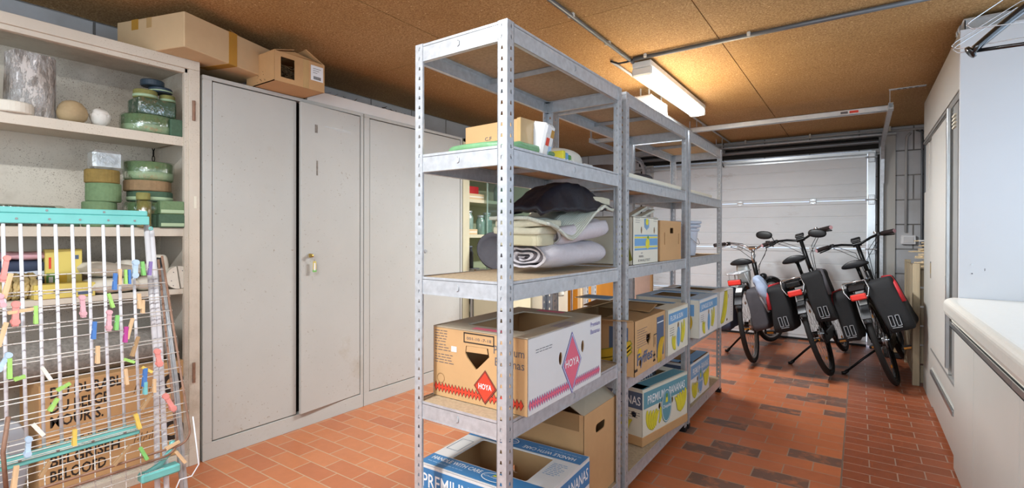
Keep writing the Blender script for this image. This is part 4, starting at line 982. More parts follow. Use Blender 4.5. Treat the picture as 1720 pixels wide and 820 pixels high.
for i, (px, py, L, w_, tilt, mm_, lab) in enumerate(PEGS):
    P = at(px, py, 'x', -2.36+.09*max(0, (py-450))/330 - .03); sc = L/838*1.7; wd = w_/838*1.7*.72
    t = thing('clothes_peg', lab, 'clothes peg', P, rot=(math.radians(-tilt), 0, 0), group='pegs on the drying rack'); mt = 'peg_'+mm_
    for s in (-1, 1):
        q = MB(); pr_ = [(s*.002, sc*.5), (s*.0055, sc*.5), (s*.0065, sc*.05), (s*.010, -sc*.5), (s*.006, -sc*.5), (s*.0025, sc*.0)]
        vs = [(x_, -wd/2, z_) for x_, z_ in pr_]+[(x_, wd/2, z_) for x_, z_ in pr_]; n = len(pr_)
        q.add(vs, [(k, (k+1) % n, n+(k+1) % n, n+k) for k in range(n)]+[tuple(range(n))[::-1], tuple(range(n, 2*n))], mt)
        if mm_ in ('pink', 'rose', 'lightblue'): q.cyl((s*.003, 0, sc*.42), (s*.008, 0, sc*.42), wd*.72, mt, 12); q.cyl((s*.006, 0, -sc*.32), (s*.012, 0, -sc*.32), wd*.72, mt, 12)
        q.build('jaw', t)
    q = MB(); q.cyl((0, -wd*.56, sc*.06), (0, wd*.56, sc*.06), .0032, 'zinc_rail', 8); q.build('spring', t)

# ================================================================== GALVANISED SHELVING
def post_mesh(H):
    """L post, corner at origin, flanges along +x and +y, with rows of holes"""
    q = MB(); wd, th, pitch, hs = .035, .0016, .0321, .0042
    for ax in (0, 1):
        for side in (0, 1):
            n = int(H/pitch); z0 = (H-n*pitch)/2; vs = []; fs = []
            P = (lambda a, z: (a, side*th, z)) if ax == 0 else (lambda a, z: (side*th, a, z))
            def quad(p): 
                i = len(vs); vs.extend(p); fs.append((i, i+1, i+2, i+3))
            quad([P(0, 0), P(wd, 0), P(wd, z0), P(0, z0)]); quad([P(0, H-z0), P(wd, H-z0), P(wd, H), P(0, H)])
            for k in range(n):
                a, b_ = z0+k*pitch, z0+(k+1)*pitch; cz, cx = (a+b_)/2, wd*.55
                o = [(0, a), (wd, a), (wd, b_), (0, b_)]; h_ = [(cx-hs, cz-hs*1.1), (cx+hs, cz-hs*1.1), (cx+hs*.55, cz+hs*1.5), (cx-hs*.55, cz+hs*1.5)]
                for j in range(4): quad([P(*o[j]), P(*o[(j+1) % 4]), P(*h_[(j+1) % 4]), P(*h_[j])])
            q.add(vs, fs, 'galv')
        # folded outer lip
        if ax == 0: q.box((wd-.003, 0, 0), (wd, .006, H), 'galv')
        else: q.box((0, wd-.003, 0), (.006, wd, H), 'galv')
    return q
def beam(q, a, b, z, nrm, m='galv'):
    """shelf beam from a to b (xy), top at z, visible face on side nrm"""
    A, B = Vector((a[0], a[1], z)), Vector((b[0], b[1], z)); d = (B-A).normalized(); L = (B-A).length; n = Vector((nrm[0], nrm[1], 0))
    M = Matrix(((d.x, n.x, 0, A.x), (d.y, n.y, 0, A.y), (0, 0, 1, z), (0, 0, 0, 1))); h = .058
    q.box((0, -.0015, -h), (L, 0, 0), m, M=M); q.box((0, -.022, -.0095), (L, 0, -.008), m, M=M); q.box((0, -.014, -h), (L, 0, -h+.0015), m, M=M); q.box((0, -.0005, -h), (L, .0012, -h+.004), m, M=M)
    q.tube([M @ Vector((L*.5-.004, .0008, -.02)), M @ Vector((L*.5+.003, .0018, -.024)), M @ Vector((L*.5+.003, .0018, -.036)), M @ Vector((L*.5-.004, .0008, -.04))], .0014, 'galv_dull', 4)
def shelving(x0, x1, y0, y1, levels, label, posts=4):
    t = thing('shelving_unit', label, 'shelving', ((x0+x1)/2, (y0+y1)/2, 0), group=None); base_ = None
    for (px, py, a) in ((x1, y0, PI/2), (x0, y0, 0), (x0, y1, -PI/2), (x1, y1, PI)):
        if base_ is None: o = post_mesh(1.8).build('post', t); base_ = o
        else: o = base_.copy(); COL.objects.link(o)
        o.parent = t; o.location = (px-(x0+x1)/2, py-(y0+y1)/2, .001); o.rotation_euler = (0, 0, a)
        f = MB(); dx = -1 if px == x1 else 1; dy = 1 if py == y0 else -1
        f.box((px-dx*.003, py-dy*.003, 0), (px+dx*.037, py+dy*.037, .028), 'black_plastic', ch=.003); f.build('post_foot', t, True)
    for z in levels:
        q = MB(); g = .0045
        q.box((x0+g, y0+g, z-.0075), (x1-g, y1-g, z-.001), 'chipboard'); s = q.build('shelf', t, True)
        for a, b_, n_ in (((x0+.003, y0+.002), (x1-.003, y0+.002), (0, -1)), ((x1-.002, y0+.003), (x1-.002, y1-.003), (1, 0)), ((x1-.003, y1-.002), (x0+.003, y1-.002), (0, 1)), ((x0+.002, y1-.003), (x0+.002, y0+.003), (-1, 0))):
            q = MB()
            # beams sit inside the post flanges
            beam(q, a, b_, z, n_); q.build('beam', s, True)
        q = MB(); ym = (y0+y1)/2; q.box((x0+.004, ym-.02, z-.028), (x1-.004, ym-.0185, z-.0085), 'galv_dull'); q.box((x0+.004, ym-.02, z-.0095), (x1-.004, ym+.015, z-.008), 'galv_dull'); q.build('cross_brace', s, True)
        q = MB()
        for cx in (x0+.003, x1-.003):
            for cy in (y0+.02, y1-.02):
                q.cyl((cx-.004 if cx < -1 else cx, cy, z-.03), (cx if cx < -1 else cx+.004, cy, z-.03), .004, 'galv_dull', 6)
        q.build('hook', s, True)
    return t
X0, X1 = -1.218, -.842
shelving(X0, X1, 1.183, 2.035, [1.8, 1.435, 1.032, .62, .112], 'galvanised boltless shelving unit nearest the camera, holding the towels')
shelving(X0, X1, 2.085, 3.045, [1.8, 1.43, 1.032, .542, .108], 'galvanised boltless shelving unit in the middle of the row, with the pear box')
shelving(X0, X1, 3.075, 3.95, [1.8, 1.43, 1.032, .542, .108], 'galvanised boltless shelving unit at the garage door end of the row')

# ---------------- banana cartons
def holes_circle(cx, cy, r): return circ(cx, cy, r, n=18)
def carton(label, loc, rz, w, d, h, m_front, m_side, m_top, opening, holes=None, prints=None, name='banana_box', back=None, inner='card', wall=.005, cat='box', tray=None):
    """open topped carton; local x width (front face at -y), y depth, z height"""
    t = thing(name, label, cat, loc, rz); holes = holes or {}
    q = MB(); hx, hy = w/2, d/2
    FR = {'front': (frame((-hx, -hy, 0), (1, 0, 0), (0, 0, 1)), w, m_front), 'right': (frame((hx, -hy, 0), (0, 1, 0), (0, 0, 1)), d, m_side),
          'back': (frame((hx, hy, 0), (-1, 0, 0), (0, 0, 1)), w, back or m_front), 'left': (frame((-hx, hy, 0), (0, -1, 0), (0, 0, 1)), d, back or m_side)}
    for k, (F, L, mm_) in FR.items():
        hs = holes.get(k, []); Fi = F @ T(0, 0, -wall/2)
        q.plate([[(0, 0), (L, 0), (L, h), (0, h)]]+hs, wall*.5, mm_, F @ T(0, 0, -wall*.25))
        q.plate([[(wall*.6, 0), (L-wall*.6, 0), (L-wall*.6, h-.001), (wall*.6, h-.001)]]+hs, wall*.5, inner, F @ T(0, 0, -wall*.78))
    q.box((-hx+.003, -hy+.003, 0), (hx-.003, hy-.003, .005), inner)
    Ft = frame((-hx, -hy, h), (1, 0, 0), (0, 1, 0))
    if opening:
        a, b_, c_, e = opening; q.plate([[(0, 0), (w, 0), (w, d), (0, d)], rrect(a, b_, w-c_, d-e, .01, 3)], wall, m_top, Ft)
    FR['top'] = (Ft @ T(0, 0, wall/2), w, m_top)
    if prints: prints(q, {k: v[0] for k, v in FR.items()}, w, d, h)
    q.build('box_sleeve', t)
    if tray:
        q = MB(); q.box((-hx-.002, -hy-.002, -tray), (hx+.002, hy+.002, 0), 'card', ch=.002); q.build('inner_tray', t)
    return t
def poly2(q, F, pts, m, off=.0008): q.add([(x, y, off) for x, y in pts], [tuple(range(len(pts)))], m, M=F)
def rect2(q, F, x0, y0, x1, y1, m, off=.0008): poly2(q, F, [(x0, y0), (x1, y0), (x1, y1), (x0, y1)], m, off)
def ring2(q, F, cx, cy, rx, ry, t, m, off=.0008, n=28):
    a = circ(cx, cy, rx, ry, n); b = circ(cx, cy, rx-t, ry-t, n); q.add([(x, y, off) for x, y in a+b], [(i, (i+1) % n, n+(i+1) % n, n+i) for i in range(n)], m, M=F)
def banana(q, F, cx, cy, L, ang, bend=.35, wd=.16, m='ink_yellow', off=.0009, outline=True, flip=1):
    """one curved banana printed on a face"""
    n = 10; R = L/(2*bend*1.2); up_ = []; dn = []
    for i in range(n+1):
        u = i/n; a = (u-.5)*2*bend*1.2; ww = L*wd*max(.12, math.sin(PI*min(1, max(0, u*.92+.04)))**.55)/2
        x, y = R*math.sin(a), flip*R*(1-math.cos(a)); nx, ny = -math.sin(a)*flip, math.cos(a)
        up_.append((x+nx*ww, y+ny*ww)); dn.append((x-nx*ww, y-ny*ww))
    def tr(p, k=1): 
        c, s = math.cos(ang), math.sin(ang); return (cx+p[0]*c-p[1]*s, cy+p[0]*s+p[1]*c)
    if outline:
        up2 = [(x*1.03, y+flip*0+L*.012) for x, y in up_]; dn2 = [(x*1.03, y-L*.012) for x, y in dn]
        for i in range(n): q.add([(*tr(p), off) for p in (dn2[i], dn2[i+1], up2[i+1], up2[i])], [(0, 1, 2, 3)], 'ink_olive', M=F)
    for i in range(n): q.add([(*tr(p), off+.0003) for p in (dn[i], dn[i+1], up_[i+1], up_[i])], [(0, 1, 2, 3)], m, M=F)
def bunch(q, F, cx, cy, s, side=1, m='ink_yellow', n=5):
    for k in range(n):
        banana(q, F, cx+side*k*s*.17, cy+abs(k-1)*s*.015+.0, s*(1-.08*k), side*(math.radians(115-12*k)) if side > 0 else math.radians(65+12*k), .55, .27, m, off=.0009+.0004*k, flip=-side)
def loopseal(q, F, cx, cy, rx, ry, txt, m='ink_blue'):
    poly2(q, F, circ(cx, cy, rx, ry, 28), m, .0026); ring2(q, F, cx, cy, rx, ry, rx*.07, 'ink_white', .0029); ring2(q, F, cx, cy, rx*1.09, ry*1.06, rx*.08, m, .0026)
    q.text(txt, 'ink_white', F, cx, cy-ry*.12, ry*.2, rx*1.7, off=.0032, bold=.01, align='C')
    poly2(q, F, [(cx-rx*.25, cy+ry*.2), (cx+rx*.25, cy+ry*.2), (cx+rx*.18, cy+ry*.5), (cx, cy+ry*.62), (cx-rx*.18, cy+ry*.5)], 'ink_yellow', .0031); poly2(q, F, circ(cx, cy+ry*.62, rx*.2, ry*.14, 10), 'ink_green', .0032)
def fine(q, F, x0, y0, w, n, m='ink_grey', step=.012, h=.0035, seed=1):
    rn = random.Random(seed)
    for k in range(n):
        x = x0
        while x < x0+w*rn.uniform(.7, 1):
            ww = rn.uniform(.008, .022); rect2(q, F, x, y0-k*step, min(x+ww, x0+w), y0-k*step+h, m, .0009); x += ww+.004

# HOYA box ------------------------------------------------------------
def hoya(q, F, w, d, h):
    f = F['front']; r = F['right']
    for FF, L, mm_, ol in ((f, w, 'ink_red', 'ink'), (r, d, 'ink_red_lit', 'ink_violet')):  # right face in paler inks, bluish window light put into the colours
        n = int(L/.0145)
        for k in range(n):
            x = .004+k*.0145; 
            if x+.02 > L: break
            for off_, a, m3 in ((.0009, 0, ol), (.0012, .0022, mm_)):
                poly2(q, FF, [(x+a, .031+0), (x+.009, .049-a), (x+.02-a, .031), (x+.009, .013+a)], m3, off_)
    def diamond(FF, cx, cy, rx, ry, m_in, m_out, th, tw):
        poly2(q, FF, [(cx-rx, cy), (cx, cy-ry), (cx+rx, cy), (cx, cy+ry)], m_out, .0016); a = .06
        poly2(q, FF, [(cx-rx*(1-a*1.1), cy), (cx, cy-ry*(1-a)), (cx+rx*(1-a*1.1), cy), (cx, cy+ry*(1-a))], 'ink_white' if m_out != 'ink' else 'ink_red', .0018); a = .1
        poly2(q, FF, [(cx-rx*(1-a*1.1), cy), (cx, cy-ry*(1-a)), (cx+rx*(1-a*1.1), cy), (cx, cy+ry*(1-a))], m_out, .002); a = .15
        poly2(q, FF, [(cx-rx*(1-a*1.1), cy), (cx, cy-ry*(1-a)), (cx+rx*(1-a*1.1), cy), (cx, cy+ry*(1-a))], m_in, .0022)
        q.text('HOYA', 'ink_white', FF, cx, cy-th*.4, th, tw, .0025, bold=.012, align='C')
    diamond(f, .225, .062, .046, .055, 'ink_red', 'ink', .017, .052)
    diamond(r, .285, .105, .072, .108, 'ink_red_lit', 'ink_violet', .026, .1)
    q.text('Premium', 'ink_grey', f, w-.012, .175, .026, .115, align='R'); q.text('Bananas', 'ink_grey', f, w-.012, .138, .026, .11, align='R')
    q.text('Premium', 'ink_violet', r, d-.014, .205, .017, .082, align='R'); q.text('Bananas', 'ink_violet', r, d-.014, .178, .017, .082, align='R')
    # stamp frame and small print
    for a, b_ in (((.135, .195), (.26, .199)), ((.135, .225), (.26, .229))): rect2(q, f, a[0], a[1]-.0, b_[0], b_[1], 'ink')
    rect2(q, f, .135, .195, .139, .229, 'ink'); rect2(q, f, .256, .195, .26, .229, 'ink'); q.text('001-10 -7-18', 'ink_grey', f, .148, .206, .009, .1)
    fine(q, f, .008, .222, .055, 5, 'ink_grey', .009, .0022, 2); fine(q, f, .008, .175, .075, 3, 'ink_grey', .009, .0022, 3); fine(q, f, .008, .142, .085, 4, 'ink_grey', .009, .0022, 4)
    rect2(q, f, .082, .158, .105, .176, 'label_white', .0012)
    fine(q, r, .045, .192, .11, 2, 'ink_grey', .008, .002, 6)
    rect2(q, F['top'], .15, .02, .27, .05, 'ink_red_lit'); rect2(q, F['top'], .12, d-.055, .24, d-.02, 'ink_red_lit')
    fine(q, F['top'], .34, .32, .06, 10, 'ink_violet', .012, .003, 8)
w_, d_, h_ = .385, .53, .235
ho = {'front': [[(.145, .185), (.235, .187), (.24, .16), (.195, .118), (.185, .112), (.15, .145), (.142, .16)][::-1], ],
      'right': [circ(.205, .135, .0125, .022, 16), circ(.37, .146, .0125, .022, 16)]}
t = carton('banana carton with red diamonds, kraft front, window light painted on the side, under the towels', (-1.012, 1.522, .6215), math.radians(.5), w_, d_, h_, 'card', 'card_white', 'card_grey', (.085, .08, .07, .09), ho, hoya)
q = MB(); F = frame((-w_/2, -d_/2, 0), (1, 0, 0), (0, 0, 1)); ring2(q, F, .035, .062, .017, .017, .0022, 'card_dark', .0012, 20); q.build('punch_ring', t)
q = MB(); poly2(q, F, [(.15, .185), (.232, .187), (.236, .168), (.147, .166)], 'card', .002); q.build('handle_flap', t)

# blue banana box ------------------------------------------------------
def blue(q, F, w, d, h):
    f, r, tp = F['front'], F['right'], F['top']
    for FF, L in ((f, w), (r, d), (F['left'], d), (F['back'], w)): rect2(q, FF, 0, h-.095, L, h-.012, 'ink_deepblue'); 
    q.text('PREMIUM', 'ink_white', f, .02, h-.078, .048, .21, .0013, bold=.008); q.text('BANANAS', 'ink_white', f, .26, h-.078, .048, .2, .0013, bold=.008)
    q.text('BANANAS', 'ink_white', r, d-.015, h-.07, .04, .19, .0013, bold=.008, align='R')
    for y0, y1 in ((.0, .085), (d-.085, d)): rect2(q, tp, 0, y0+.004, w, y1-.004, 'ink_deepblue')
    q.text('HANDLE WITH CARE', 'ink_white', tp, .02, .045, .022, .22, .0013, bold=.01); loopseal(q, tp @ T(0, 0, .0), .30, .043, .05, .028, 'Chiquita', 'ink_deepblue')
    fine(q, tp, .02, .026, .2, 1, 'ink_lightblue', .01, .003, 5)
    M = tp @ T(w, d, 0) @ Rz(PI); q.text('HANDLE WITH CARE', 'ink_white', M, .03, .045, .022, .22, .0013, bold=.01); loopseal(q, M, .33, .043, .05, .028, 'Chiquita', 'ink_deepblue')
    fine(q, M, .02, .026, .2, 1, 'ink_lightblue', .01, .003, 9)
    rect2(q, tp, .01, .14, .065, .142, 'ink_slate'); rect2(q, tp, .01, .24, .065, .242, 'ink_slate'); rect2(q, tp, .01, .14, .012, .24, 'ink_slate'); rect2(q, tp, .063, .14, .065, .24, 'ink_slate')
    fine(q, tp, w-.085, .25, .06, 8, 'ink_blue', .012, .003, 11)
carton('white and blue banana carton on the bottom shelf nearest the camera', (-1.055, 1.475, .1135), math.radians(2), .50, .37, .238, 'card_white', 'card_white', 'card_white', (.08, .085, .10, .085), {'back': [circ(.32, .115, .0155, n=16)], 'front': [circ(.33, .09, .0155, n=16)]}, blue)
# tall brown carton ----------------------------------------------------
t = thing('brown_carton', 'tall plain brown carton with a hand slot, behind the blue and white box', 'box', (-1.02, 1.87, .1135))
q = MB(); w_, d_, h_ = .32, .30, .365
q.plate([[(0, 0), (d_, 0), (d_, h_), (0, h_)], rrect(.10, .265, .19, .30, .015, 4)], .004, 'card', frame((w_/2, -d_/2, 0), (0, 1, 0), (0, 0, 1)))
q.box((-w_/2, -d_/2, 0), (w_/2, -d_/2+.004, h_), 'card'); q.box((-w_/2, d_/2-.004, 0), (w_/2, d_/2, h_), 'card'); q.box((-w_/2, -d_/2, 0), (-w_/2+.004, d_/2, h_), 'card'); q.box((-w_/2, -d_/2, 0), (w_/2, d_/2, .004), 'card'); q.build('box_body', t)
for nm, pts in (('lid_flap', [(w_/2, -d_/2, h_), (w_/2, d_/2, h_), (w_/2-.14, d_/2+.01, h_+.085), (w_/2-.16, -d_/2+.0, h_+.075)]), ('lid_flap', [(-w_/2, -d_/2, h_), (-w_/2, d_/2, h_), (-w_/2+.14, d_/2, h_+.05), (-w_/2+.15, -d_/2, h_+.05)])):
    q = MB(); q.poly(pts, 'card_grey'); o = q.build(nm, t); o.modifiers.new('s', 'SOLIDIFY').thickness = .004
q = MB(); q.box((-.12, -d_/2-.0012, .30), (.14, -d_/2, h_), 'card_dark'); q.build('overlap_band', t)

# chiquita style boxes --------------------------------------------------
def chiq(big=True):
    def pr_(q, F, w, d, h):
        r, f, tp = F['right'], F['front'], F['top']
        rect2(q, r, .012, h-.098, d-.004, h-.014, 'ink_teal' if big else 'ink_blue'); rect2(q, f, 0, h-.098, w, h-.014, 'ink_slate'); rect2(q, tp, .0, .01, w, .08, 'ink_teal' if big else 'ink_blue'); rect2(q, tp, w-.08, .01, w-.01, d-.01, 'ink_teal' if big else 'ink_blue')
        q.text('PREMIUM', 'ink_white', r, .05, h-.08, .042, d*.36, .0013, bold=.006); q.text('BANANAS', 'ink_white', r, d*.56, h-.08, .042, d*.37, .0013, bold=.006)
        q.text('BANANAS', 'ink_white', f, w-.01, h-.078, .042, .2, .0013, bold=.006, align='R')
        bunch(q, r, .055, .062, .12, 1); bunch(q, r, d-.035, .085, .13, -1)
        for k in range(3): banana(q, r, .14+.045*k, .07, .085, math.radians(80), .5, .3, 'ink_yellow', .0015+.0003*k)
        loopseal(q, r, d*.5, .105, .052, .085, 'Chiquita', 'ink_teal' if big else 'ink_blue')
        fine(q, f, w-.11, h-.12, .1, 3, 'ink_grey', .012, .003, 4); bunch(q, f, w-.14, .05, .09, 1)
    return pr_
rz = math.atan2(-(-.781+.884), (2.926-2.413))
def place_right(label, p0, p1, z, w, h, **kw):
    """box whose right (+x) face runs from p0 (near) to p1 (far) in xy"""
    a, b_ = Vector(p0), Vector(p1); d = (b_-a).length; ang = math.atan2(-(b_.x-a.x), b_.y-a.y); c = (a+b_)/2; n = Vector((math.cos(ang), math.sin(ang))); c = c-n*w/2
    return carton(label, (c.x, c.y, z), ang, w, d, h, **kw)
HR = lambda d, h: {'right': [circ(d*.36, h*.5, .0135, .017, 14), circ(d*.64, h*.5, .0135, .017, 14)], 'front': [circ(.31, h*.45, .0155, n=14)]}
place_right('white banana carton with teal band on a brown tray, bottom shelf of the middle unit', (-.884, 2.413), (-.80, 2.90), .157, .36, .235, m_front='card_cream', m_side='card_cream', m_top='card_cream', opening=(.07, .09, .09, .07), holes=HR(.49, .235), prints=chiq(), tray=.0475)
place_right('white banana carton with pale blue band on the bottom shelf of the far unit', (-.865, 3.20), (-.855, 3.64), .1095, .33, .245, m_front='card_white', m_side='card_white', m_top='ink_lightblue', opening=None, holes=HR(.44, .245), prints=chiq(False))
q = MB(); q.box((-1.20, 2.62, .1095), (-.99, 3.02, .40), 'ink_slate', ch=.002); q.text('BANANAS', 'ink_white', frame((-.99, 2.64, .32), (0, 1, 0), (0, 0, 1)), 0, 0, .05, .34); single(q, 'banana_box', 'slate blue banana carton far back on the bottom shelf of the middle unit', 'box', (-1.1, 2.8, .11))

# middle shelf boxes -----------------------------------------------------
def fyff(q, F, w, d, h):
    r, f = F['right'], F['front']
    fine(q, r, .03, h-.045, .14, 8, 'ink_grey', .011, .0025, 3)
    rect2(q, r, d-.13, .03, d-.025, h-.02, 'ink_slate'); rect2(q, r, d-.125, h-.05, d-.03, h-.045, 'ink_white', .0012)
    q.text('Fyffes', 'ink_slate', r, .03, .045, .05, .2, .0013, bold=.02); poly2(q, r, circ(.06, .098, .022, .02, 14), 'ink_gold', .0012)
    for k in range(3): banana(q, r, d-.1+.02*k, .065, .13, math.radians(70), .5, .22, 'ink_gold', .0014+.0003*k, flip=-1)
    rect2(q, r, .245, .09, .25, .15, 'ink'); rect2(q, r, .245, .145, .29, .15, 'ink'); rect2(q, r, .262, .1, .267, .135, 'ink'); rect2(q, r, .24, .02, .27, .03, 'ink'); rect2(q, r, .24, .045, .27, .055, 'ink'); rect2(q, r, .25, .02, .257, .07, 'ink'); rect2(q, r, .0, .02, .035, .032, 'ink')
    rect2(q, f, w-.12, .06, w-.03, h-.03, 'ink_slate')
    for k in range(3): banana(q, f, .22, .05+.018*k, .3, math.radians(12), .45, .12, 'ink_gold', .0013+.0003*k)
HT = lambda d: {'right': [[(d*.42-.03, .165), (d*.42+.03, .165), (d*.42+.03, .14), (d*.42, .11), (d*.42-.03, .14)][::-1], circ(.075, .05, .016, n=14), circ(d-.075, .075, .012, .02, 14)], 'front': [circ(.2, .09, .018, n=14)]}
t = carton('kraft banana carton with torn open top flaps on the middle shelf of the middle unit', (-.992, 2.313, .5435), 0, .37, .42, .245, 'card', 'card', 'card', None, HT(.42), fyff)
for (pts) in ([(.185, -.21, .245), (.185, .21, .245), (.06, .19, .262), (.05, -.2, .255)], [(-.185, -.21, .245), (-.185, .21, .245), (-.04, .2, .285), (-.03, -.19, .29)], [(-.18, -.212, .246), (.18, -.212, .246), (.15, -.33, .262), (-.16, -.34, .254)], [(-.17, .0, .268), (.17, .02, .262), (.15, .19, .275), (-.17, .17, .281)]):
    q = MB(); q.poly(pts, 'card_dark'); o = q.build('torn_flap', t); o.modifiers.new('s', 'SOLIDIFY').thickness = .004
def mid(q, F, w, d, h, tone='ink_blue', variant=0):
    r, f, tp = F['right'], F['front'], F['top']
    if variant < 2:
        rect2(q, r, .012, h-.075, d-.012, h-.02, tone); q.text('FLOR & SUN' if variant == 0 else 'JUNGLE SUN', 'ink_white', r, .04, h-.06, .026, d*.6, .0013, bold=.01)
        poly2(q, r, circ(d*.5, .075, .028, .055, 20), tone, .0012); banana(q, r, d*.78, .09, .13, math.radians(75), .5, .25, 'ink_yellow', .0012); banana(q, r, d*.68, .09, .11, math.radians(82), .5, .25, 'ink_yellow', .0016); bunch(q, r, .08, .05, .09, 1, n=3)
        fine(q, r, .03, h-.1, .07, 4, 'ink_grey', .012, .003, 4)
    else:
        for k in range(3): banana(q, r, .11+.022*k, h*.5, .24, math.radians(62), .42, .24, 'ink_yellow', .0012+.0005*k)
        for k in range(9): rect2(q, r, d-.06+.0*k, .05+.018*k, d-.06+.012, .056+.018*k, 'ink_violet', .001)
    rect2(q, f, w-.09, h-.1, w-.03, h-.03, tone); banana(q, f, w-.06, .08, .12, math.radians(80), .4, .3, 'ink_gold', .001)
    for k, y in enumerate((.01, d-.075)): rect2(q, tp, .02, y, w-.06, y+.055, tone if k else 'ink_lightblue')
HM = lambda d: {'right': [circ(d*.5, .138, .014, .017, 14), circ(d*.22, .07, .009, .018, 12), circ(d*.8, .08, .009, .018, 12)]}
carton('white banana carton with blue top band, second in the middle row of boxes', (-.99, 2.745, .5435), math.radians(-1), .37, .345, .235, 'card_cream', 'card_cream', 'card_cream', (.05, .08, .09, .08), HM(.345), lambda *a: mid(*a))
carton('white banana carton with pale blue panel, third in the middle row of boxes', (-.985, 3.33, .5435), math.radians(-1.5), .40, .42, .232, 'card_cream', 'card_white', 'ink_lightblue', (.06, .08, .09, .09), HM(.42), lambda *a: mid(*a, 'ink_blue', 1))
carton('white banana carton with one huge banana print, last in the middle row of boxes', (-.975, 3.755, .5435), math.radians(-2), .42, .37, .236, 'card_white', 'card_white', 'card_white', (.06, .08, .08, .09), {'right': [circ(.24, .19, .01, .02, 12), circ(.2, .03, .02, .01, 12)]}, lambda *a: mid(*a, 'ink_lightblue', 2))
q = MB(); q.box((-1.19, 2.27, .85), (-1.0, 2.42, .853), 'card_cream', M=None); q.box((-1.17, 2.29, .853), (-1.02, 2.40, .8535), 'ink_blue'); single(q, 'leaflet', 'blue and white leaflet lying on the torn carton flaps', 'leaflet', (-1.1, 2.34, .85))

# upper-middle shelf ------------------------------------------------------
def pear(q, F, w, d, h):
    r, f = F['right'], F['front']
    rect2(q, r, .02, .13, d-.008, .138, 'ink_blue'); rect2(q, r, .02, .085, d-.008, .12, 'ink_blue'); rect2(q, r, .02, .065, d-.008, .074, 'ink_blue'); rect2(q, r, .02, .122, d-.008, .128, 'ink_yellow'); rect2(q, r, .02, .077, d-.008, .082, 'ink_yellow')
    poly2(q, r, circ(d*.55, .095, .028, .026, 16)+[], 'ink_yellow', .0014); poly2(q, r, circ(d*.57, .115, .014, .02, 12), 'ink_green', .0012)
    for k in range(5): rect2(q, r, d*.42+k*.014, .16+abs(k-2)*.006, d*.42+k*.014+.01, .215, 'ink_blue', .001)
    poly2(q, r, circ(d*.53, .2, .02, .016, 12), 'ink_yellow', .0013)
    fine(q, r, .03, .225, .06, 4, 'ink_grey', .01, .002, 2); fine(q, r, d*.8, .225, .06, 3, 'ink_grey', .01, .002, 3)
    q.text('pear', 'ink_grey', r, d*.3, .048, .009); q.text('PREMIERS', 'ink_grey', r, d*.22, .03, .01); q.text('KWALITEIT', 'ink_grey', r, d*.2, .01, .012, .16)
    for k in range(4): banana(q, f, w-.075+.011*k, .115, .2, math.radians(96), .42, .17, 'ink_olive' if k == 3 else 'ink_yellow', .001+.0005*k, flip=-1)
t = carton('white carton with a blue stripe and a pear print beside the slim brown carton', (-1.01, 2.362, 1.0335), 0, .32, .345, .222, 'card_cream', 'card_cream', 'card_cream', (.03, .03, .03, .03), {'right': [circ(.11, .16, .010, .018, 12), circ(.29, .16, .010, .018, 12)]}, pear)
t = thing('slim_carton', 'slim brown carton with a square hand hole and two slits, right of the pear box', 'box', (-.995, 2.735, 1.0335), math.radians(-2))
q = MB(); q.plate([[(0, 0), (.33, 0), (.33, .213), (0, .213)], rrect(.15, .145, .205, .175, .008, 3), [(.062, .085), (.073, .085), (.073, .15), (.062, .15)][::-1], [(.285, .085), (.293, .085), (.293, .145), (.285, .145)][::-1]], .004, 'card', frame((.15, -.165, 0), (0, 1, 0), (0, 0, 1)))
q.box((-.15, -.165, 0), (.148, -.161, .213), 'card'); q.box((-.15, .161, 0), (.148, .165, .213), 'card'); q.box((-.15, -.165, 0), (-.146, .165, .213), 'card'); q.box((-.15, -.165, 0), (.148, .165, .004), 'card'); q.box((-.15, -.165, .209), (.148, .165, .213), 'card'); q.build('box_body', t)
for k in range(2):
    q = MB(); p0 = Vector((-1.08+.03*k, 2.40+.05*k, 1.2)); p1 = Vector((-1.06+.03*k, 2.88+.08*k, 1.335-.01*k)); d = (p1-p0).normalized()
    n_ = d.cross(Vector((1, 0, 0))).normalized(); M = Matrix(((1, d.x, n_.x, p0.x), (0, d.y, n_.y, p0.y), (0, d.z, n_.z, p0.z), (0, 0, 0, 1)))
    q.box((-.02, 0, 0), (.02, .52, .012), 'card_cream', M=M); q.box((-.02, 0, .012), (-.016, .52, .018), 'card_cream', M=M); single(q, 'pale_slat', ('cream plastic profile leaning out of the pear box, upper one', 'cream plastic profile leaning out of the pear box, lower one')[k], 'profile', p0)
tt = None
t = thing('bucket', 'white bucket at the bottom of the nested stack on the far unit', 'bucket', (-.985, 3.42, 1.0335))
q = MB(); q.lathe([(0, 0), (.085, 0), (.088, .004), (.103, .155), (.105, .17)], 'bucket', 32); q.build('body', t); q = MB(); q.lathe([(.105, .16), (.113, .165), (.113, .178), (.102, .178)], 'bucket', 32); q.build('rim', t)
q = MB(); q.tube([(.113*math.cos(a), .113*math.sin(a), .165-.09*math.sin((a+1.2)/2.4*PI)) for a in [-1.2+2.4*i/12 for i in range(13)]], .0018, 'grey_profile', 5); q.build('handle', t)
for k in range(2):
    t = thing('bucket', ('white bucket nested second in the stack', 'white bucket nested on top of the stack')[k], 'bucket', (-.985, 3.42, 1.0335+.184+.024*k)); q = MB(); r = .112+.006*k
    q.lathe([(r-.008, 0), (r, .001), (r+.008, .006), (r+.008, .02), (r, .021), (r-.003, .018), (r-.02, -.01), (r-.012, -.012)], 'bucket', 32); q.build('rim', t)

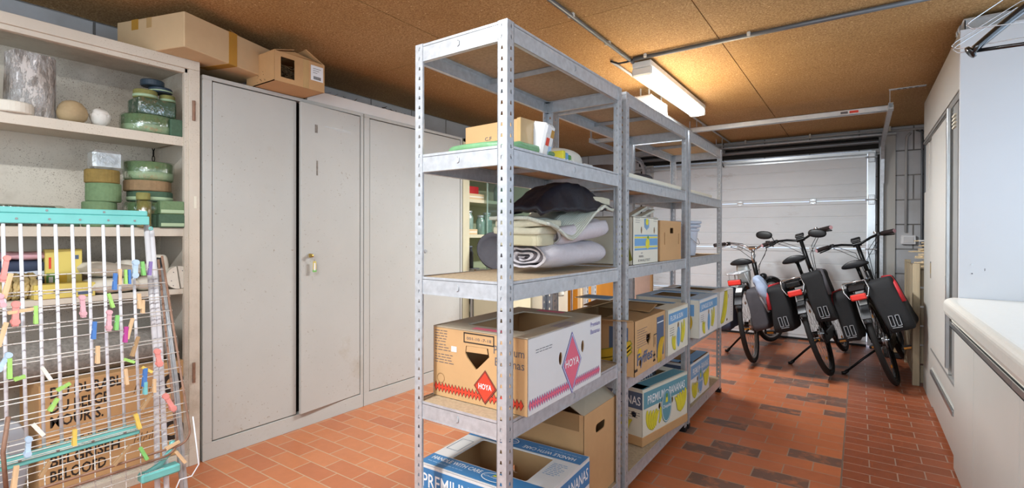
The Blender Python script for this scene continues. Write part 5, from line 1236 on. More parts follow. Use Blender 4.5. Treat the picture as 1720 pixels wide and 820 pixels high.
# white laths on the second shelf
for (ya_, yb_, x_, lab) in ((2.13, 2.95, -.875, 'white wooden lath lying along the second shelf of the middle unit'), (3.10, 3.72, -.88, 'white wooden lath lying along the second shelf of the far unit')):
    q = MB(); q.box((x_-.03, ya_, 1.431), (x_+.02, yb_, 1.452), 'card_cream', ch=.002); single(q, 'white_lath', lab, 'lath', (x_, ya_, 1.43))

# near unit, second shelf -------------------------------------------------
z = 1.4362
t = thing('folded_plastic_bag', 'folded green plastic bag lying under the brown box on the second shelf', 'bag', (-1.03, 1.42, z))
q = MB(); superbox(q, .15, .17, .018, 'bag_green', T(0, 0, .019), .5, 34, 12, .006, 26, 1); q.v = [(a, b_, max(0, c_)) for a, b_, c_ in q.v]; q.build('bag_body', t)
t = thing('brown_box', 'flat brown box marked C.F on the second shelf of the near unit', 'box', (-1.03, 1.40, z+.038), math.radians(-4))
q = MB(); q.box((-.125, -.04, 0), (.125, .04, .078), 'card', ch=.002); F = frame((-.125, -.04, 0), (1, 0, 0), (0, 0, 1)); q.text('C.F', 'ink_grey', F, .095, .02, .012, .03, bold=.01); q.build('box_body', t)
q = MB(); q.box((.112, -.042, 0), (.127, .042, .08), 'tape_clear'); q.build('tape', t)
t = thing('paper_sack', 'white and orange printed paper sack beside the brown box', 'sack', (-.91, 1.45, z))
q = MB(); M = Rz(.15) @ Ry(.22); q.box((-.03, -.03, 0), (.03, .05, .118), 'card_white', M=M, ch=.008)
for a, b_, m_ in ((.03, .075, 'tape'), (.0, .045, 'ink_red'), (.03, .02, 'ink_lightblue'), (-.01, .085, 'paper')): q.box((.0302, a-.013, b_), (.0312, a+.013, b_+.026), m_, M=M)
q.box((-.02, -.0312, .03), (.015, -.0302, .09), 'paper', M=M)
q.v = [(a, b_, max(0, c_)) for a, b_, c_ in q.v]; q.build('sack_body', t)
t = thing('seed_packs', 'small colourful packs in a row behind the paper sack', 'packs', (-.96, 1.74, z))
for k, m_ in enumerate(('ink_yellow', 'ink_blue', 'ink_green', 'card_cream')): q = MB(); q.box((-.04, -.045+k*.024, 0), (.02, -.025+k*.024, .062-.006*k), m_, ch=.003); q.box((.0202, -.042+k*.024, .01), (.021, -.028+k*.024, .03), 'ink_white'); q.build('pack', t)
q = MB(); q.box((-1.0, 1.86, z), (-.93, 1.94, z+.03), 'card_white', ch=.004); q.box((-.9298, 1.87, z+.006), (-.929, 1.93, z+.024), 'ink_slate'); single(q, 'small_tin', 'small white tin with a grey label near the far post of the second shelf', 'tin', (-.96, 1.9, z))
q = MB(); superbox(q, .10, .12, .05, 'pillow', T(-1.08, 1.88, z+.052), .7, 26, 14, .008, 16, 2); single(q, 'white_cloth_roll', 'rolled white cloth at the far end of the second shelf', 'cloth', (-1.08, 1.88, z))
t = thing('dark_basket', 'dark brown basket shape at the back of the middle unit, second shelf', 'basket', (-1.05, 2.30, 1.4305))
q = MB(); q.lathe([(0, 0), (.07, 0), (.10, .03), (.11, .075), (.105, .076), (.09, .03), (0, .01)], 'twig', 26); q.build('basket_body', t)
q = MB(); superbox(q, .12, .1, .035, 'bag_grey', T(-1.04, 2.62, 1.467), .6, 24, 12, .006, 20, 4); single(q, 'folded_grey_cloth', 'folded grey cloth on the second shelf of the middle unit', 'cloth', (-1.04, 2.62, 1.43))

# towels -------------------------------------------------------------------
def roll(label, cx, cz, y0, y1, r, m, turns=3.2, squash=.8, lean_=0, a0=.5, name='rolled_towel', x2=None, crumple=.006, rise=0):
    t = thing(name, label, 'towel', (cx, (y0+y1)/2, cz-r*squash)); q = MB(); n = int(turns*26); L = 22
    def sect(s_, th):
        pts = []
        for i in range(n+1):
            a = a0+turns*2*PI*i/n; rr = .012+(r-.012)*i/n; pts.append((rr, a))
        return pts
    pts = sect(0, 0); vs = []; thk = (r-.012)/turns*.43
    for j in range(L+1):
        u = j/L; y = y0+(y1-y0)*u; edge = 1-.10*max(0, abs(u-.5)*2-.75)/.25
        for side in (0, 1):
            for rr, a in pts:
                R = (rr-(thk if side else 0))*edge; x = R*math.cos(a); z = R*math.sin(a)*squash
                nn = noise.noise(Vector((x*18, y*11, z*18)))*(.006+(crumple-.006)*max(0, 1-u*4)); z += rise*u; vs.append((cx+(0 if x2 is None else (x2-cx)*u)+x*(1+.0)+nn, y+noise.noise(Vector((a*1.3, rr*20, 4)))*.012*(1 if j in (0, L) else .3), cz+z+nn))
    N_ = n+1; fs = []
    for j in range(L):
        for side in (0, 1):
            o0 = (j*2+side)*N_; o1 = ((j+1)*2+side)*N_
            for i in range(n): fs.append((o0+i, o0+i+1, o1+i+1, o1+i))
        a_, b_ = j*2*N_, (j+1)*2*N_
        fs.append((a_+n, a_+N_+n, b_+N_+n, b_+n))
    for j in (0, L):
        o0 = j*2*N_; 
        for i in range(n): fs.append((o0+i, o0+i+1, o0+N_+i+1, o0+N_+i))
    q.add(vs, fs, m, True); q.build('towel_body', t, True); return t
def folded(label, x0, x1, y0, y1, z, th, n, m, fold_side='x', seed=0, name='folded_blanket', cat='blanket'):
    """stack of n plies with visible folds on +x and -y sides"""
    t = thing(name, label, cat, ((x0+x1)/2, (y0+y1)/2, z))
    for k in range(n):
        q = MB(); h = th/n; sx, sy = (x1-x0)/2, (y1-y0)/2
        superbox(q, sx*(1-.02*(k % 2)), sy*(1-.03*((k+1) % 2)), h*.53, m, T((x0+x1)/2+.004*math.sin(k*2+seed), (y0+y1)/2+.005*math.cos(k*3+seed), z+h*(k+.5)), .22, 56, 12, .0045, 11, seed+k*.37)
        for i in range(len(q.v)):
            v = Vector(q.v[i]); w2 = .004*math.sin(v.y*28+seed)+.005*math.sin(v.x*17+v.y*9+seed*2); q.v[i] = (v.x, v.y, max(z+.0005, v.z+w2*(.3+k*.25)))
        q.build('fold', t, True)
    return t
zs = 1.0335
roll('lower lilac white towel in a wide flat roll directly on the shelf board', -.975, zs+.060, 1.475, 1.965, .118, 'towel_lilac', 3.4, .50, crumple=.014)
roll('upper lilac white rolled towel lying on the lower one', -.93, zs+.135, 1.55, 1.97, .070, 'towel_lilac', 2.8, .70, a0=2, rise=.035)
folded('beige blanket folded small, resting on the lower rolled towel', -1.09, -.90, 1.45, 1.60, zs+.098, .048, 1, 'blanket_cream', seed=2)
folded('cream ribbed blanket folded over the beige one', -1.09, -.885, 1.44, 1.60, zs+.138, .052, 2, 'towel_beige', seed=4)
t = thing('striped_throw', 'pale green throw with fine stripes draped over the towel pile', 'throw', (-1.0, 1.7, zs+.19)); q = MB(); nu, nv = 44, 44; vs = []
for i in range(nu+1):
    for j in range(nv+1):
        x = -1.10+.25*i/nu; y = 1.43+.55*j/nv
        top_ = zs+.203+.062*min(1, max(0, (y-1.62)/.25))+.008*math.sin(y*14+1)
        w2 = .75*math.exp(-((y-1.64)/.14)**2); drop = max(0, x+.93); zz2 = top_-drop*(.15+1.0*w2)-max(0, 1.50-y)*.12
        n_ = noise.noise_vector(Vector((x*14, y*14, 3)))*.008+noise.noise_vector(Vector((x*34, y*34, 8)))*.003
        vs.append(Vector((x, y, zz2))+n_)
q.add(vs, [(i*(nv+1)+j, (i+1)*(nv+1)+j, (i+1)*(nv+1)+j+1, i*(nv+1)+j+1) for i in range(nu) for j in range(nv)], 'blanket_stripe', True); o = q.build('throw_cloth', t, True); o.modifiers.new('s', 'SOLIDIFY').thickness = .012
folded('cream end of the throw rolled up at the far side of the pile', -1.05, -.865, 1.80, 1.985, zs+.262, .030, 1, 'towel_beige', seed=6, name='throw_end', cat='throw')
q = MB(); nu, nv = 44, 40; vs = []
for i in range(nu+1):
    for j in range(nv+1):
        u, v = i/nu, j/nv; x = -1.02+.165*u; y = 1.40+.59*v
        lo = zs+.205+.03*v; hi = 1.366
        prof_ = max(0, math.sin(PI*min(1, .02+v*.93)))**.75
        b_ = lo+.006+(hi-lo)*prof_*(.15+.85*min(1, u*4))
        n_ = .020*abs(noise.noise(Vector((x*12, y*9, 1))))+.008*noise.noise(Vector((x*30, y*22, 5)))
        if u > .72: b_ = lo+.012+(b_-lo-.012)*(1-((u-.72)/.28)**1.6)
        vs.append((x+.012*noise.noise(Vector((y*13, u*4, 2))), y, min(1.368, b_-n_*.8)))
q.add(vs, [(i*(nv+1)+j, (i+1)*(nv+1)+j, (i+1)*(nv+1)+j+1, i*(nv+1)+j+1) for i in range(nu) for j in range(nv)], 'navy_cloth', True)
o = single(q, 'navy_garment', 'crumpled dark navy cloth heaped on top of the towel pile', 'cloth', (-1.0, 1.65, 1.25)); o.modifiers.new('s', 'SOLIDIFY').thickness = .016
# cloth hanging behind
q = MB(); nu, nv = 26, 20; vs = []
for i in range(nu+1):
    for j in range(nv+1):
        u, v = i/nu, j/nv; vs.append((-1.75+.02*math.sin(u*20)+.012*math.sin(u*9+v*3), 3.02+.24*u, 1.02-.26*v-.03*math.sin(u*5)))
q.add(vs, [(i*(nv+1)+j, (i+1)*(nv+1)+j, (i+1)*(nv+1)+j+1, i*(nv+1)+j+1) for i in range(nu) for j in range(nv)], 'pillow', True)
o = single(q, 'hanging_cloth', 'cream cloth hanging down behind the shelving, left of the orange cabinet', 'cloth', (-1.75, 3.14, 1.02)); o.modifiers.new('s', 'SOLIDIFY').thickness = .006
q = MB(); q.tube([(-1.75, 2.99, .0), (-1.75, 2.99, 1.03), (-1.75, 3.29, 1.03), (-1.75, 3.29, 0)], .009, 'zinc_rail', 8); q.tube([(-1.75, 2.99, .012), (-1.55, 2.99, .012)], .009, 'zinc_rail', 8); q.tube([(-1.75, 3.29, .012), (-1.55, 3.29, .012)], .009, 'zinc_rail', 8); single(q, 'towel_stand', 'thin metal stand carrying the cream cloth behind the shelving', 'stand', (-1.75, 3.14, 0))

# ================================================================== WHITE CUPBOARDS ON THE RIGHT
XF = .406
t = thing('tall_white_cabinet', 'tall white laminate cupboard with a metal door strip, between counter and bicycles', 'cabinet', (.72, 4.15, 0))
q = MB(); ya, yb = 3.30, 4.97
q.box((XF+.02, ya+.02, 0), (XR-.002, yb, 2.19), 'white_lam'); q.box((XF, ya, 0), (XR-.002, ya+.0198, 2.19), 'white_lam_lit'); q.build('carcass', t, True, .002)
q = MB(); q.box((XF, ya+.022, 1.905), (XF+.02, yb, 2.19), 'white_lam', ch=.002); q.build('upper_door', t, True)
q = MB(); q.box((XF+.004, ya+.022, 1.865), (XF+.018, yb, 1.9), 'grey_profile'); q.box((XF-.004, 3.75, 1.87), (XF+.004, yb, 1.884), 'grey_profile'); q.build('groove_profile', t, True)
q = MB(); q.box((XF+.004, 4.42, .0), (XF+.02, yb, 1.50), 'white_lam', ch=.002); q.box((XF+.012, 4.80, 1.50), (XF+.02, yb, 1.86), 'white_lam'); q.build('side_panel', t, True)
q = MB(); q.box((XF+.0, 4.44, .875), (XF+.004, 4.52, .99), 'chrome'); q.box((XF-.002, 4.45, .91), (XF, 4.50, .98), 'brass'); q.build('lock_plate', t, True)
q = MB(); q.box((XF-.006, 3.60, .41), (XF+.014, 4.40, 1.84), 'white_lam', ch=.002); o = q.build('sliding_door', t, True)
q = MB(); q.box((XF-.018, 3.565, .76), (XF-.004, 3.605, 1.86), 'alu', ch=.001)
q.box((XF-.018, 3.565, .45), (XF-.004, 3.605, .76), 'alu')
for z in (.95, 1.35, 1.79, 1.82): q.cyl((XF-.019, 3.585, z), (XF-.017, 3.585, z), .004, 'grey_profile', 8)
q.build('handle_strip', o, True)
q = MB(); q.box((XF+.006, 3.40, .05), (XF+.016, 3.56, 1.86), 'grey_profile')
for k in range(4): q.box((XF-.002, 3.45, 1.80-k*.02), (XF+.008, 3.54, 1.808-k*.02), 'card_cream')
q.build('door_rail', t, True)
q = MB(); q.box((XF-.004, 3.36, .30), (XF+.016, 4.40, .395), 'white_lam'); q.box((XF-.006, 3.36, .395), (XF+.014, 4.40, .408), 'grey_profile'); q.build('bottom_rail', t, True)
q = MB(); q.box((XF-.002, 3.33, .035), (XF+.018, 4.40, .275), 'white_lam', ch=.002); o = q.build('drawer', t, True)
q = MB(); q.box((XF-.014, 3.38, .245), (XF-.002, 4.34, .275), 'alu', ch=.003); q.build('drawer_handle', o, True)
# grey metal tray on top
t = thing('metal_tray', 'long grey metal tray lying on top of the tall white cupboard', 'tray', (.75, 3.5, 2.191))
q = MB(); q.box((.43, 3.36, 2.191), (1.03, 3.364, 2.255), 'galv_dull'); q.box((.43, 3.36, 2.191), (.434, 3.62, 2.255), 'galv_dull'); q.box((.43, 3.62, 2.191), (1.03, 3.624, 2.255), 'galv_dull'); q.box((.43, 3.36, 2.191), (1.03, 3.62, 2.194), 'galv_dull'); q.tube([(.43, 3.36, 2.257), (1.03, 3.36, 2.257)], .005, 'galv', 8); q.tube([(.43, 3.36, 2.257), (.43, 3.62, 2.257)], .005, 'galv', 8); q.build('tray_body', t, True)
q = MB(); q.tube([(.424, 3.44, 2.20), (.416, 3.44, 2.24), (.424, 3.44, 2.255)], .004, 'galv', 6); q.tube([(.424, 3.5, 2.20), (.416, 3.5, 2.24), (.424, 3.5, 2.255)], .004, 'galv', 6); q.build('clip', t, True)

# base units + worktop
def base_unit(y0, y1, label):
    t = thing('base_cabinet', label, 'cabinet', (.72, (y0+y1)/2, 0)); q = MB()
    q.box((.41, y0+.002, .0), (XR-.002, y1-.002, .758), 'white_lam'); q.build('carcass', t, True)
    q = MB(); q.box((.39, y0+.002, .012), (.409, y1-.002, .715), 'white_lam', ch=.002); o = q.build('door', t, True)
    q = MB(); q.box((.372, y0+.002, .718), (.41, y1-.002, .722), 'alu'); q.box((.372, y0+.002, .718), (.376, y1-.002, .742), 'alu'); q.box((.384, y0+.002, .74), (.41, y1-.002, .744), 'alu'); q.build('grip_profile', o, True)
base_unit(2.78, 3.296, 'white base cupboard under the worktop, the one next to the tall cupboard')
base_unit(2.06, 2.78, 'white base cupboard under the worktop, middle door')
base_unit(1.30, 2.06, 'white base cupboard under the worktop, nearest the camera')
base_unit(.6, 1.30, 'white base cupboard under the worktop, beyond the right photo edge')
q = MB(); r = .026; prof = [(XR-.002, .76), (XR-.002, .862), (.40, .862)]+[(.345+.03+(-.03)*math.sin(a), .862-.03+.03*math.cos(a)) for a in [PI/2*i/6 for i in range(7)]]+[(.345, .80), (.349, .785), (.36, .776), (.385, .772), (.385, .76)]
n = len(prof); y0, y1 = .55, 3.296; vs = []
for y in (y0, y1-.03, y1):
    for x, z in prof: vs.append((x+(.014 if (y == y1 and x < .4) else 0), y, z))
q.add(vs, [(j*n+i, j*n+(i+1) % n, (j+1)*n+(i+1) % n, (j+1)*n+i) for j in range(2) for i in range(n)]+[tuple(range(n))[::-1], tuple(range(2*n, 3*n))], 'counter')
q.box((.38, y0, .746), (.40, y1, .772), 'card_cream')
single(q, 'worktop', 'thick rounded cream worktop running along the right side', 'worktop', (.7, 1.9, .76))
q = MB(); q.tube([(.56, 1.9+.02*i, .864+.0) if False else (.50+.05*math.cos(a), 1.93+.05*math.sin(a), .864) for i, a in enumerate([j*.25 for j in range(14)])], .0015, 'grey_profile', 5); single(q, 'wire_loop', 'thin curled wire lying on the worktop near the right photo edge', 'wire', (.5, 1.93, .862))
q = MB(); q.box((.50, 3.2985, 1.0), (.502, 3.2999, 1.012), 'ink_grey'); q.cyl((.455, 3.2995, 1.03), (.455, 3.2965, 1.03), .004, 'zinc_rail', 8); q.cyl((.455, 3.2995, .985), (.455, 3.2965, .985), .003, 'ink_grey', 8); single(q, 'screw_hook', 'tiny metal screw in the side of the tall white cupboard', 'screw', (.455, 3.298, 1.03))

# clothes hangers from a short rail
q = MB(); q.tube([(.463, 1.72, 1.95), (.463, 2.24, 1.95)], .011, 'chrome', 12); q.box((.453, 1.74, 1.95), (.473, 1.76, 2.28), 'galv'); q.box((.453, 2.21, 1.95), (.473, 2.23, 2.28), 'galv'); single(q, 'hanging_rail', 'short chrome rail hung from the ceiling above the worktop', 'rail', (.445, 2.03, 2.0))
def hanger_pts(hw, drop, lift=.0):
    return [(-hw, -drop), (-hw+.01, -drop+.012), (-hw*.25, -.012), (0, 0), (hw*.25, -.012), (hw-.01, -drop+.012), (hw, -drop), (hw-.012, -drop-.012), (-hw+.012, -drop-.012), (-hw, -drop)]
def hook_pts(): return [(0, 0), (0, .035)]+[(.018-.018*math.cos(a)+.0, .055+.022*math.sin(a)) for a in [i*PI/6 for i in range(0, 8)]]
def wire_hanger(label, y, yaw_, hw=.20, drop=.115, z=1.888, mt='hanger_wire', x=.445):
    t = thing('wire_hanger', label, 'hanger', (x, y, z), yaw_, group='wire hangers on the short rail')
    q = MB(); q.tube([(a, 0, b_) for a, b_ in hanger_pts(hw, drop)], .0016, mt, 6); q.build('frame', t)
    q = MB(); q.tube([(a, .0, b_) for a, b_ in hook_pts()], .0016, mt, 6); q.tube([(.003*math.cos(a*3), .003*math.sin(a*3), .005+a*.008) for a in [i*.25 for i in range(12)]], .0014, mt, 5); q.build('hook', t)
wire_hanger('wire hanger furthest along the rail, mostly hidden by the black hanger', 2.16, .10)
wire_hanger('wire hanger directly behind the black hanger', 2.10, -.06, .205, .11)
wire_hanger('wire hanger in front of the black hanger', 1.93, .16, .2, .12)
t = thing('black_hanger', 'broad black plastic clothes hanger hanging at the upper right corner', 'hanger', (.445, 2.02, 1.868), .05)
for s in (-1, 1):
    q = MB(); P = []; n = 14
    for i in range(n+1):
        u = i/n; P.append(Vector((s*(.01+.165*u), -.02*math.sin(u*1.5), -.005-.145*u**1.1)))
    vs = []; fs = []
    for i, p in enumerate(P):
        u = i/n; w2 = .012+.018*u; h = .018-.003*u
        for a in range(8): A = 2*PI*a/8; vs.append(p+Vector((0, w2*math.cos(A), h*math.sin(A))))
    for i in range(n):
        for a in range(8): fs.append((i*8+a, i*8+(a+1) % 8, (i+1)*8+(a+1) % 8, (i+1)*8+a))
    fs += [tuple(range(8))[::-1], tuple(range(n*8, n*8+8))]; q.add(vs, fs, 'black_gloss', True)
    q.tube([P[-1], P[-1]+Vector((s*.006, 0, -.004))], .019, 'black_gloss', 10); q.build('shoulder', t)
q = MB(); q.tube([(-.17, -.02, -.15), (.17, -.02, -.15)], .0055, 'black_gloss', 8); q.build('bar', t)
q = MB(); q.tube([(a*.7, 0, b_*1.22+.002) for a, b_ in hook_pts()], .002, 'chrome', 8); q.build('hook', t)

# crate with kindling behind the tall cupboard
t = thing('wooden_crate', 'rough pale wooden crate standing behind the tall white cupboard', 'crate', (.68, 5.5, 0))
for k in range(6): q = MB(); q.box((.36, 5.02+.0, .02+k*.15), (.98, 5.035, .155+k*.15), 'crate_wood'); q.build('front_plank', t, True)
for (x, y) in ((.345, 5.0), (.345, 5.85), (.96, 5.0), (.96, 5.85)): q = MB(); q.box((x, y-.02, 0), (x+.045, y+.02, .95), 'crate_wood', ch=.003); q.build('corner_post', t, True)
for k in range(5): q = MB(); q.box((.352, 5.04+k*.165, .06), (.367, 5.19+k*.165, .93), 'crate_wood'); q.build('side_plank', t, True)
q = MB(); q.box((.355, 5.02, .90), (.98, 5.87, .915), 'crate_wood'); q.build('lid', t, True)
rn = random.Random(4)
for k in range(16):
    q = MB(); L_ = rn.uniform(.25, .45); y = rn.uniform(5.1, 5.6); z0 = .917+k*.0135; M = T(.6+rn.uniform(-.06, .05), y, z0) @ Rz(rn.uniform(-.5, .5))
    q.box((-L_/2, -.05, 0), (L_/2, .05, .012), 'kindling' if k < 13 else 'paper', M=M, ch=.002)
    q.box((-L_/2-.03, -.02, 0), (-L_/2+.1, .01, .009), 'kindling', M=M)
    single(q, 'wood_shingle' if k < 13 else 'paper_sheet', ('thin wood shingle in the untidy pile on the crate, number of thin bits under white sheets' if False else ('lowest', 'second lowest', 'third from the bottom', 'fourth from the bottom', 'fifth from the bottom', 'sixth from the bottom', 'middle', 'sixth from the top', 'fifth from the top', 'fourth from the top', 'third from the top', 'second highest', 'highest')[k]+' thin wood shingle in the untidy pile on the crate' if k < 13 else ('lowest', 'middle', 'topmost')[k-13]+' of the three white sheets on the shingle pile'), 'wood' if k < 13 else 'paper', (.6, y, z0), group='shingles piled on the crate' if k < 13 else 'sheets on the shingle pile')
q = MB(); q.box((.20, 5.95, 0), (.34, 6.15, .05), 'rubber', ch=.01); q.box((.23, 5.97, .05), (.32, 6.1, .075), 'foam_brown', ch=.008); single(q, 'rubber_mat', 'dark folded mat on the floor behind the bicycles', 'mat', (.27, 6.05, 0))

# ================================================================== BICYCLES
def wheel(t, name, cy, cz, R, rim, steer=None, tyre='tyre'):
    """wheel in the yz plane centred (0,cy,cz)"""
    M = steer or Matrix.Identity(4); q = MB(); n = 48; tr = .022; vs = []; fs = []; sg = 10
    for i in range(n):
        a = 2*PI*i/n
        for k in range(sg): b_ = 2*PI*k/sg; rr = R-tr+tr*math.cos(b_); vs.append((tr*.95*math.sin(b_), cy+rr*math.cos(a), cz+rr*math.sin(a)))
    for i in range(n):
        for k in range(sg): fs.append((i*sg+k, i*sg+(k+1) % sg, ((i+1) % n)*sg+(k+1) % sg, ((i+1) % n)*sg+k))
    q.add(vs, fs, tyre, True, M); w = q.build('wheel', t); 
    q = MB(); vs = []; fs = []; pr = [(-.012, R-.040), (-.014, R-.052), (-.006, R-.060), (.006, R-.060), (.014, R-.052), (.012, R-.040)]; m_ = len(pr)
    for i in range(n):
        a = 2*PI*i/n
        for x, rr in pr: vs.append((x, cy+rr*math.cos(a), cz+rr*math.sin(a)))
    for i in range(n):
        for k in range(m_): fs.append((i*m_+k, i*m_+(k+1) % m_, ((i+1) % n)*m_+(k+1) % m_, ((i+1) % n)*m_+k))
    q.add(vs, fs, rim, True, M); q.build('rim', w)
    q = MB()
    for i in range(32):
        a = 2*PI*i/32; s = 1 if i % 2 else -1; a2 = a+(.9 if (i//2) % 2 else -.9)
        q.tube([(s*.026, cy+.022*math.cos(a2), cz+.022*math.sin(a2)), (s*.002, cy+(R-.058)*math.cos(a), cz+(R-.058)*math.sin(a))], .0011, 'spoke', 3, caps=False, M=M)
    tag(q.build('spokes', w), 'thin steel spokes')
    q = MB(); q.cyl((-.034, cy, cz), (.034, cy, cz), .026, 'black_metal', 16, M=M); q.cyl((-.055, cy, cz), (.055, cy, cz), .009, 'chrome', 10, M=M); q.build('hub', w)
    for s in (.27, .73):
        q = MB(); a = s*2*PI; q.box((.004, -.012, -.012), (.012, .03, .012), 'amber', M=M @ T(0, cy+.2*math.cos(a), cz+.2*math.sin(a))); q.build('spoke_reflector', w)
    return w
def fender(t, cy, cz, R, a0, a1, m, M=None, wd=.028, light=None):
    q = MB(); n = 22; vs = []; fs = []; pr = [(-wd, -.014), (-wd*.75, -.003), (0, .003), (wd*.75, -.003), (wd, -.014)]; k = len(pr)
    for i in range(n+1):
        a = a0+(a1-a0)*i/n
        for x, dr_ in pr: rr = R+dr_; vs.append((x, cy+rr*math.cos(a), cz+rr*math.sin(a)))
    for i in range(n):
        for j in range(k-1): fs.append((i*k+j, i*k+j+1, (i+1)*k+j+1, (i+1)*k+j))
    q.add(vs, fs, m, True, M); o = q.build('mudguard', t); s = o.modifiers.new('s', 'SOLIDIFY'); s.thickness = .002; return o
def bicycle(label, loc, head, lean_, style, steer_a=0):
    """local: +y forward, rear wheel contact at origin"""
    t = thing('bicycle', label, 'bicycle', loc, rot=(0, -lean_, head)); R = .345; WB = 1.10; fr = style['frame']; city = style.get('city')
    rear = (0, R); 
    HT = Vector((0, .80, .86)); HB = Vector((0, .885, .60)); FA = Vector((0, WB, R)); BB = Vector((0, .46, .29)); RA = Vector((0, 0, R)); ST = Vector((0, .27, .80)); SD = Vector((0, .235, .93+style.get('sh', 0)))
    ax = (HT-HB).normalized(); SM = T(*HB) @ Matrix.Rotation(steer_a, 4, ax) @ T(*(-HB))
    wheel(t, 'rear', 0, R, R, style['rim']); wheel(t, 'front', WB, R, R, style['rim'], SM)
    fender(t, 0, R, R+.022, math.radians(25), math.radians(150), style['fender'])
    fender(t, WB, R, R+.022, math.radians(28), math.radians(205), style['fender'], SM)
    # frame
    q = MB(); q.tube([HT+ax*.02, HB-ax*.02], .023, fr, 12)
    q.tube([HB+ax*.03, HB+Vector((0, -.14, -.13)), BB+Vector((0, .10, .04)), BB], .024, fr, 12)
    if not city: q.tube([HB+ax*.12, HB+Vector((0, -.16, .0)), BB+Vector((0, .06, .15)), BB+Vector((0, -.06, .20))], .015, fr, 10)
    q.tube([BB, ST], .019, fr, 12)
    for s in (-1, 1):
        q.tube([BB+Vector((s*.03, -.02, 0)), Vector((s*.05, .12, .31)), Vector((s*.062, 0, R))], .009, fr, 8)
        q.tube([ST+Vector((s*.012, -.01, -.06)), Vector((s*.055, .1, .60)), Vector((s*.062, 0, R))], .007, fr, 8)
    q.build('frame', t)
    # fork, steerer, stem, bars (all turn together)
    q = MB(); q.tube([HB, HB-ax*.06], .02, fr, 10, M=SM)
    for s in (-1, 1): q.tube([HB-ax*.05+Vector((s*.02, 0, 0)), HB-ax*.08+Vector((s*.052, .005, 0)), FA+Vector((s*.056, -.005, .03)), FA+Vector((s*.056, 0, 0))], .0135, style.get('fork', fr), 8, M=SM)
    q.build('fork', t)
    top = HT+ax*.12+Vector((0, style.get('stem', .03), .06+style.get('bh', 0)))
    q = MB(); q.tube([HT, HT+ax*.06, top], .018, style['bar'], 10, M=SM); q.cyl(top+Vector((-.035, 0, 0)), top+Vector((.035, 0, 0)), .022, style['bar'], 12, M=SM); q.build('stem', t)
    q = MB(); sw = style.get('sweep', .16); rise = style.get('rise', .04)
    bp = [Vector((s*x, y, z))+top for s in (1,) for x, y, z in ((-.285, -sw, rise*.8), (-.20, -sw*.45, rise), (-.12, .0, rise*.7), (-.04, .01, 0), (.04, .01, 0), (.12, 0, rise*.7), (.20, -sw*.45, rise), (.285, -sw, rise*.8))]
    q.tube(bp, .0115, style['bar'], 10, M=SM); bar = q.build('handlebar', t)
    for s, i, j in ((-1, 0, 1), (1, 7, 6)):
        d = (bp[i]-bp[j]).normalized(); q = MB(); q.tube([bp[i]-d*.09, bp[i]-d*.085, bp[i]+d*.03, bp[i]+d*.035], .016, 'grip', 12, M=SM, radii=[.013, .018, .020, .017]); q.cyl(bp[i]+d*.03, bp[i]+d*.037, .017, 'peg_rose' if not city else 'black_plastic', 12, M=SM); q.build('grip', bar)
        q = MB(); c = bp[i]-d*.12; q.box((-.018, -.016, -.02), (.018, .02, .016), 'black_plastic', M=SM @ T(*c), ch=.005); q.tube([c+Vector((0, .02, -.01)), c+d*.05+Vector((0, .05, -.022)), c+d*.14+Vector((0, .045, -.028))], .006, style.get('lever', 'black_metal'), 8, M=SM); q.build('brake_lever', bar)
    if not city:
        q = MB(); q.box((-.04, -.02, 0), (.04, .035, .02), 'black_plastic', M=SM @ T(*(top+Vector((0, .01, .03)))) @ Rx(.5), ch=.006); q.box((-.033, -.014, .0201), (.033, .029, .0215), 'black_gloss', M=SM @ T(*(top+Vector((0, .01, .03)))) @ Rx(.5)); q.build('display', bar)
        q = MB(); q.cyl(bp[6]+Vector((-.03, .0, .01)), bp[6]+Vector((-.03, 0, .032)), .016, 'chrome', 14, M=SM); q.build('bell', bar)
    for s, k in ((-1, 0), (1, 1)):
        q = MB(); c = bp[0 if s < 0 else 7]; c = c*0.65+top*.35
        q.tube([SM @ (c+Vector((0, .02, -.01))), SM @ (c+Vector((s*-.02, .11, .0))), SM @ (top+Vector((s*.05, .14, -.08))), HT+Vector((s*.03, .06, -.02)), HB+Vector((s*.02, .03, .02))], .0028, 'black_plastic', 5); q.build('cable', t)
        q = MB(); q.tube([SM @ (c+Vector((0, .02, -.012))), SM @ (c+Vector((s*-.04, .13, -.05))), SM @ (top+Vector((s*.02, .10, -.16))), HT+Vector((s*.02, .03, -.08))], .0028, 'black_plastic', 5); q.build('cable', t)
    q = MB(); q.lathe([(0, 0), (.025, 0), (.036, .03), (.036, .05), (0, .052)], 'black_plastic', 16, M=SM @ T(*(HB+Vector((0, .05, .12)))) @ Rx(-PI/2)); q.cyl(HB+Vector((0, .102, .12)), HB+Vector((0, .104, .12)), .032, 'chrome', 16, M=SM); q.build('headlight', t)
    # saddle
    q = MB(); q.tube([ST, SD-Vector((0, 0, .03))], .014, style.get('post', 'black_metal'), 10); q.tube([SD+Vector((0, -.09, -.03)), SD+Vector((0, .05, -.035)), SD+Vector((0, .12, -.01))], .006, 'black_metal', 6); q.build('seat_post', t)
    q = MB(); nu, nv = 20, 16; vs = []; fs = []
    for i in range(nu+1):
        u = i/nu; y = -.13+.27*u; w2 = .088*(1-u)**.55*(1 if u > .04 else .75)+.022 if u < .98 else .012
        if u < .1: w2 *= .75+2.5*u
        for j in range(nv):
            a = 2*PI*j/nv; x = w2*math.cos(a); z = .030*math.sin(a)*(1 if math.sin(a) > 0 else 1.1)+.012*(1-u)**2-.01*(abs(x)/.09)**2; vs.append(SD+Vector((x, y, z)))
    for i in range(nu):
        for j in range(nv): fs.append((i*nv+j, i*nv+(j+1) % nv, (i+1)*nv+(j+1) % nv, (i+1)*nv+j))
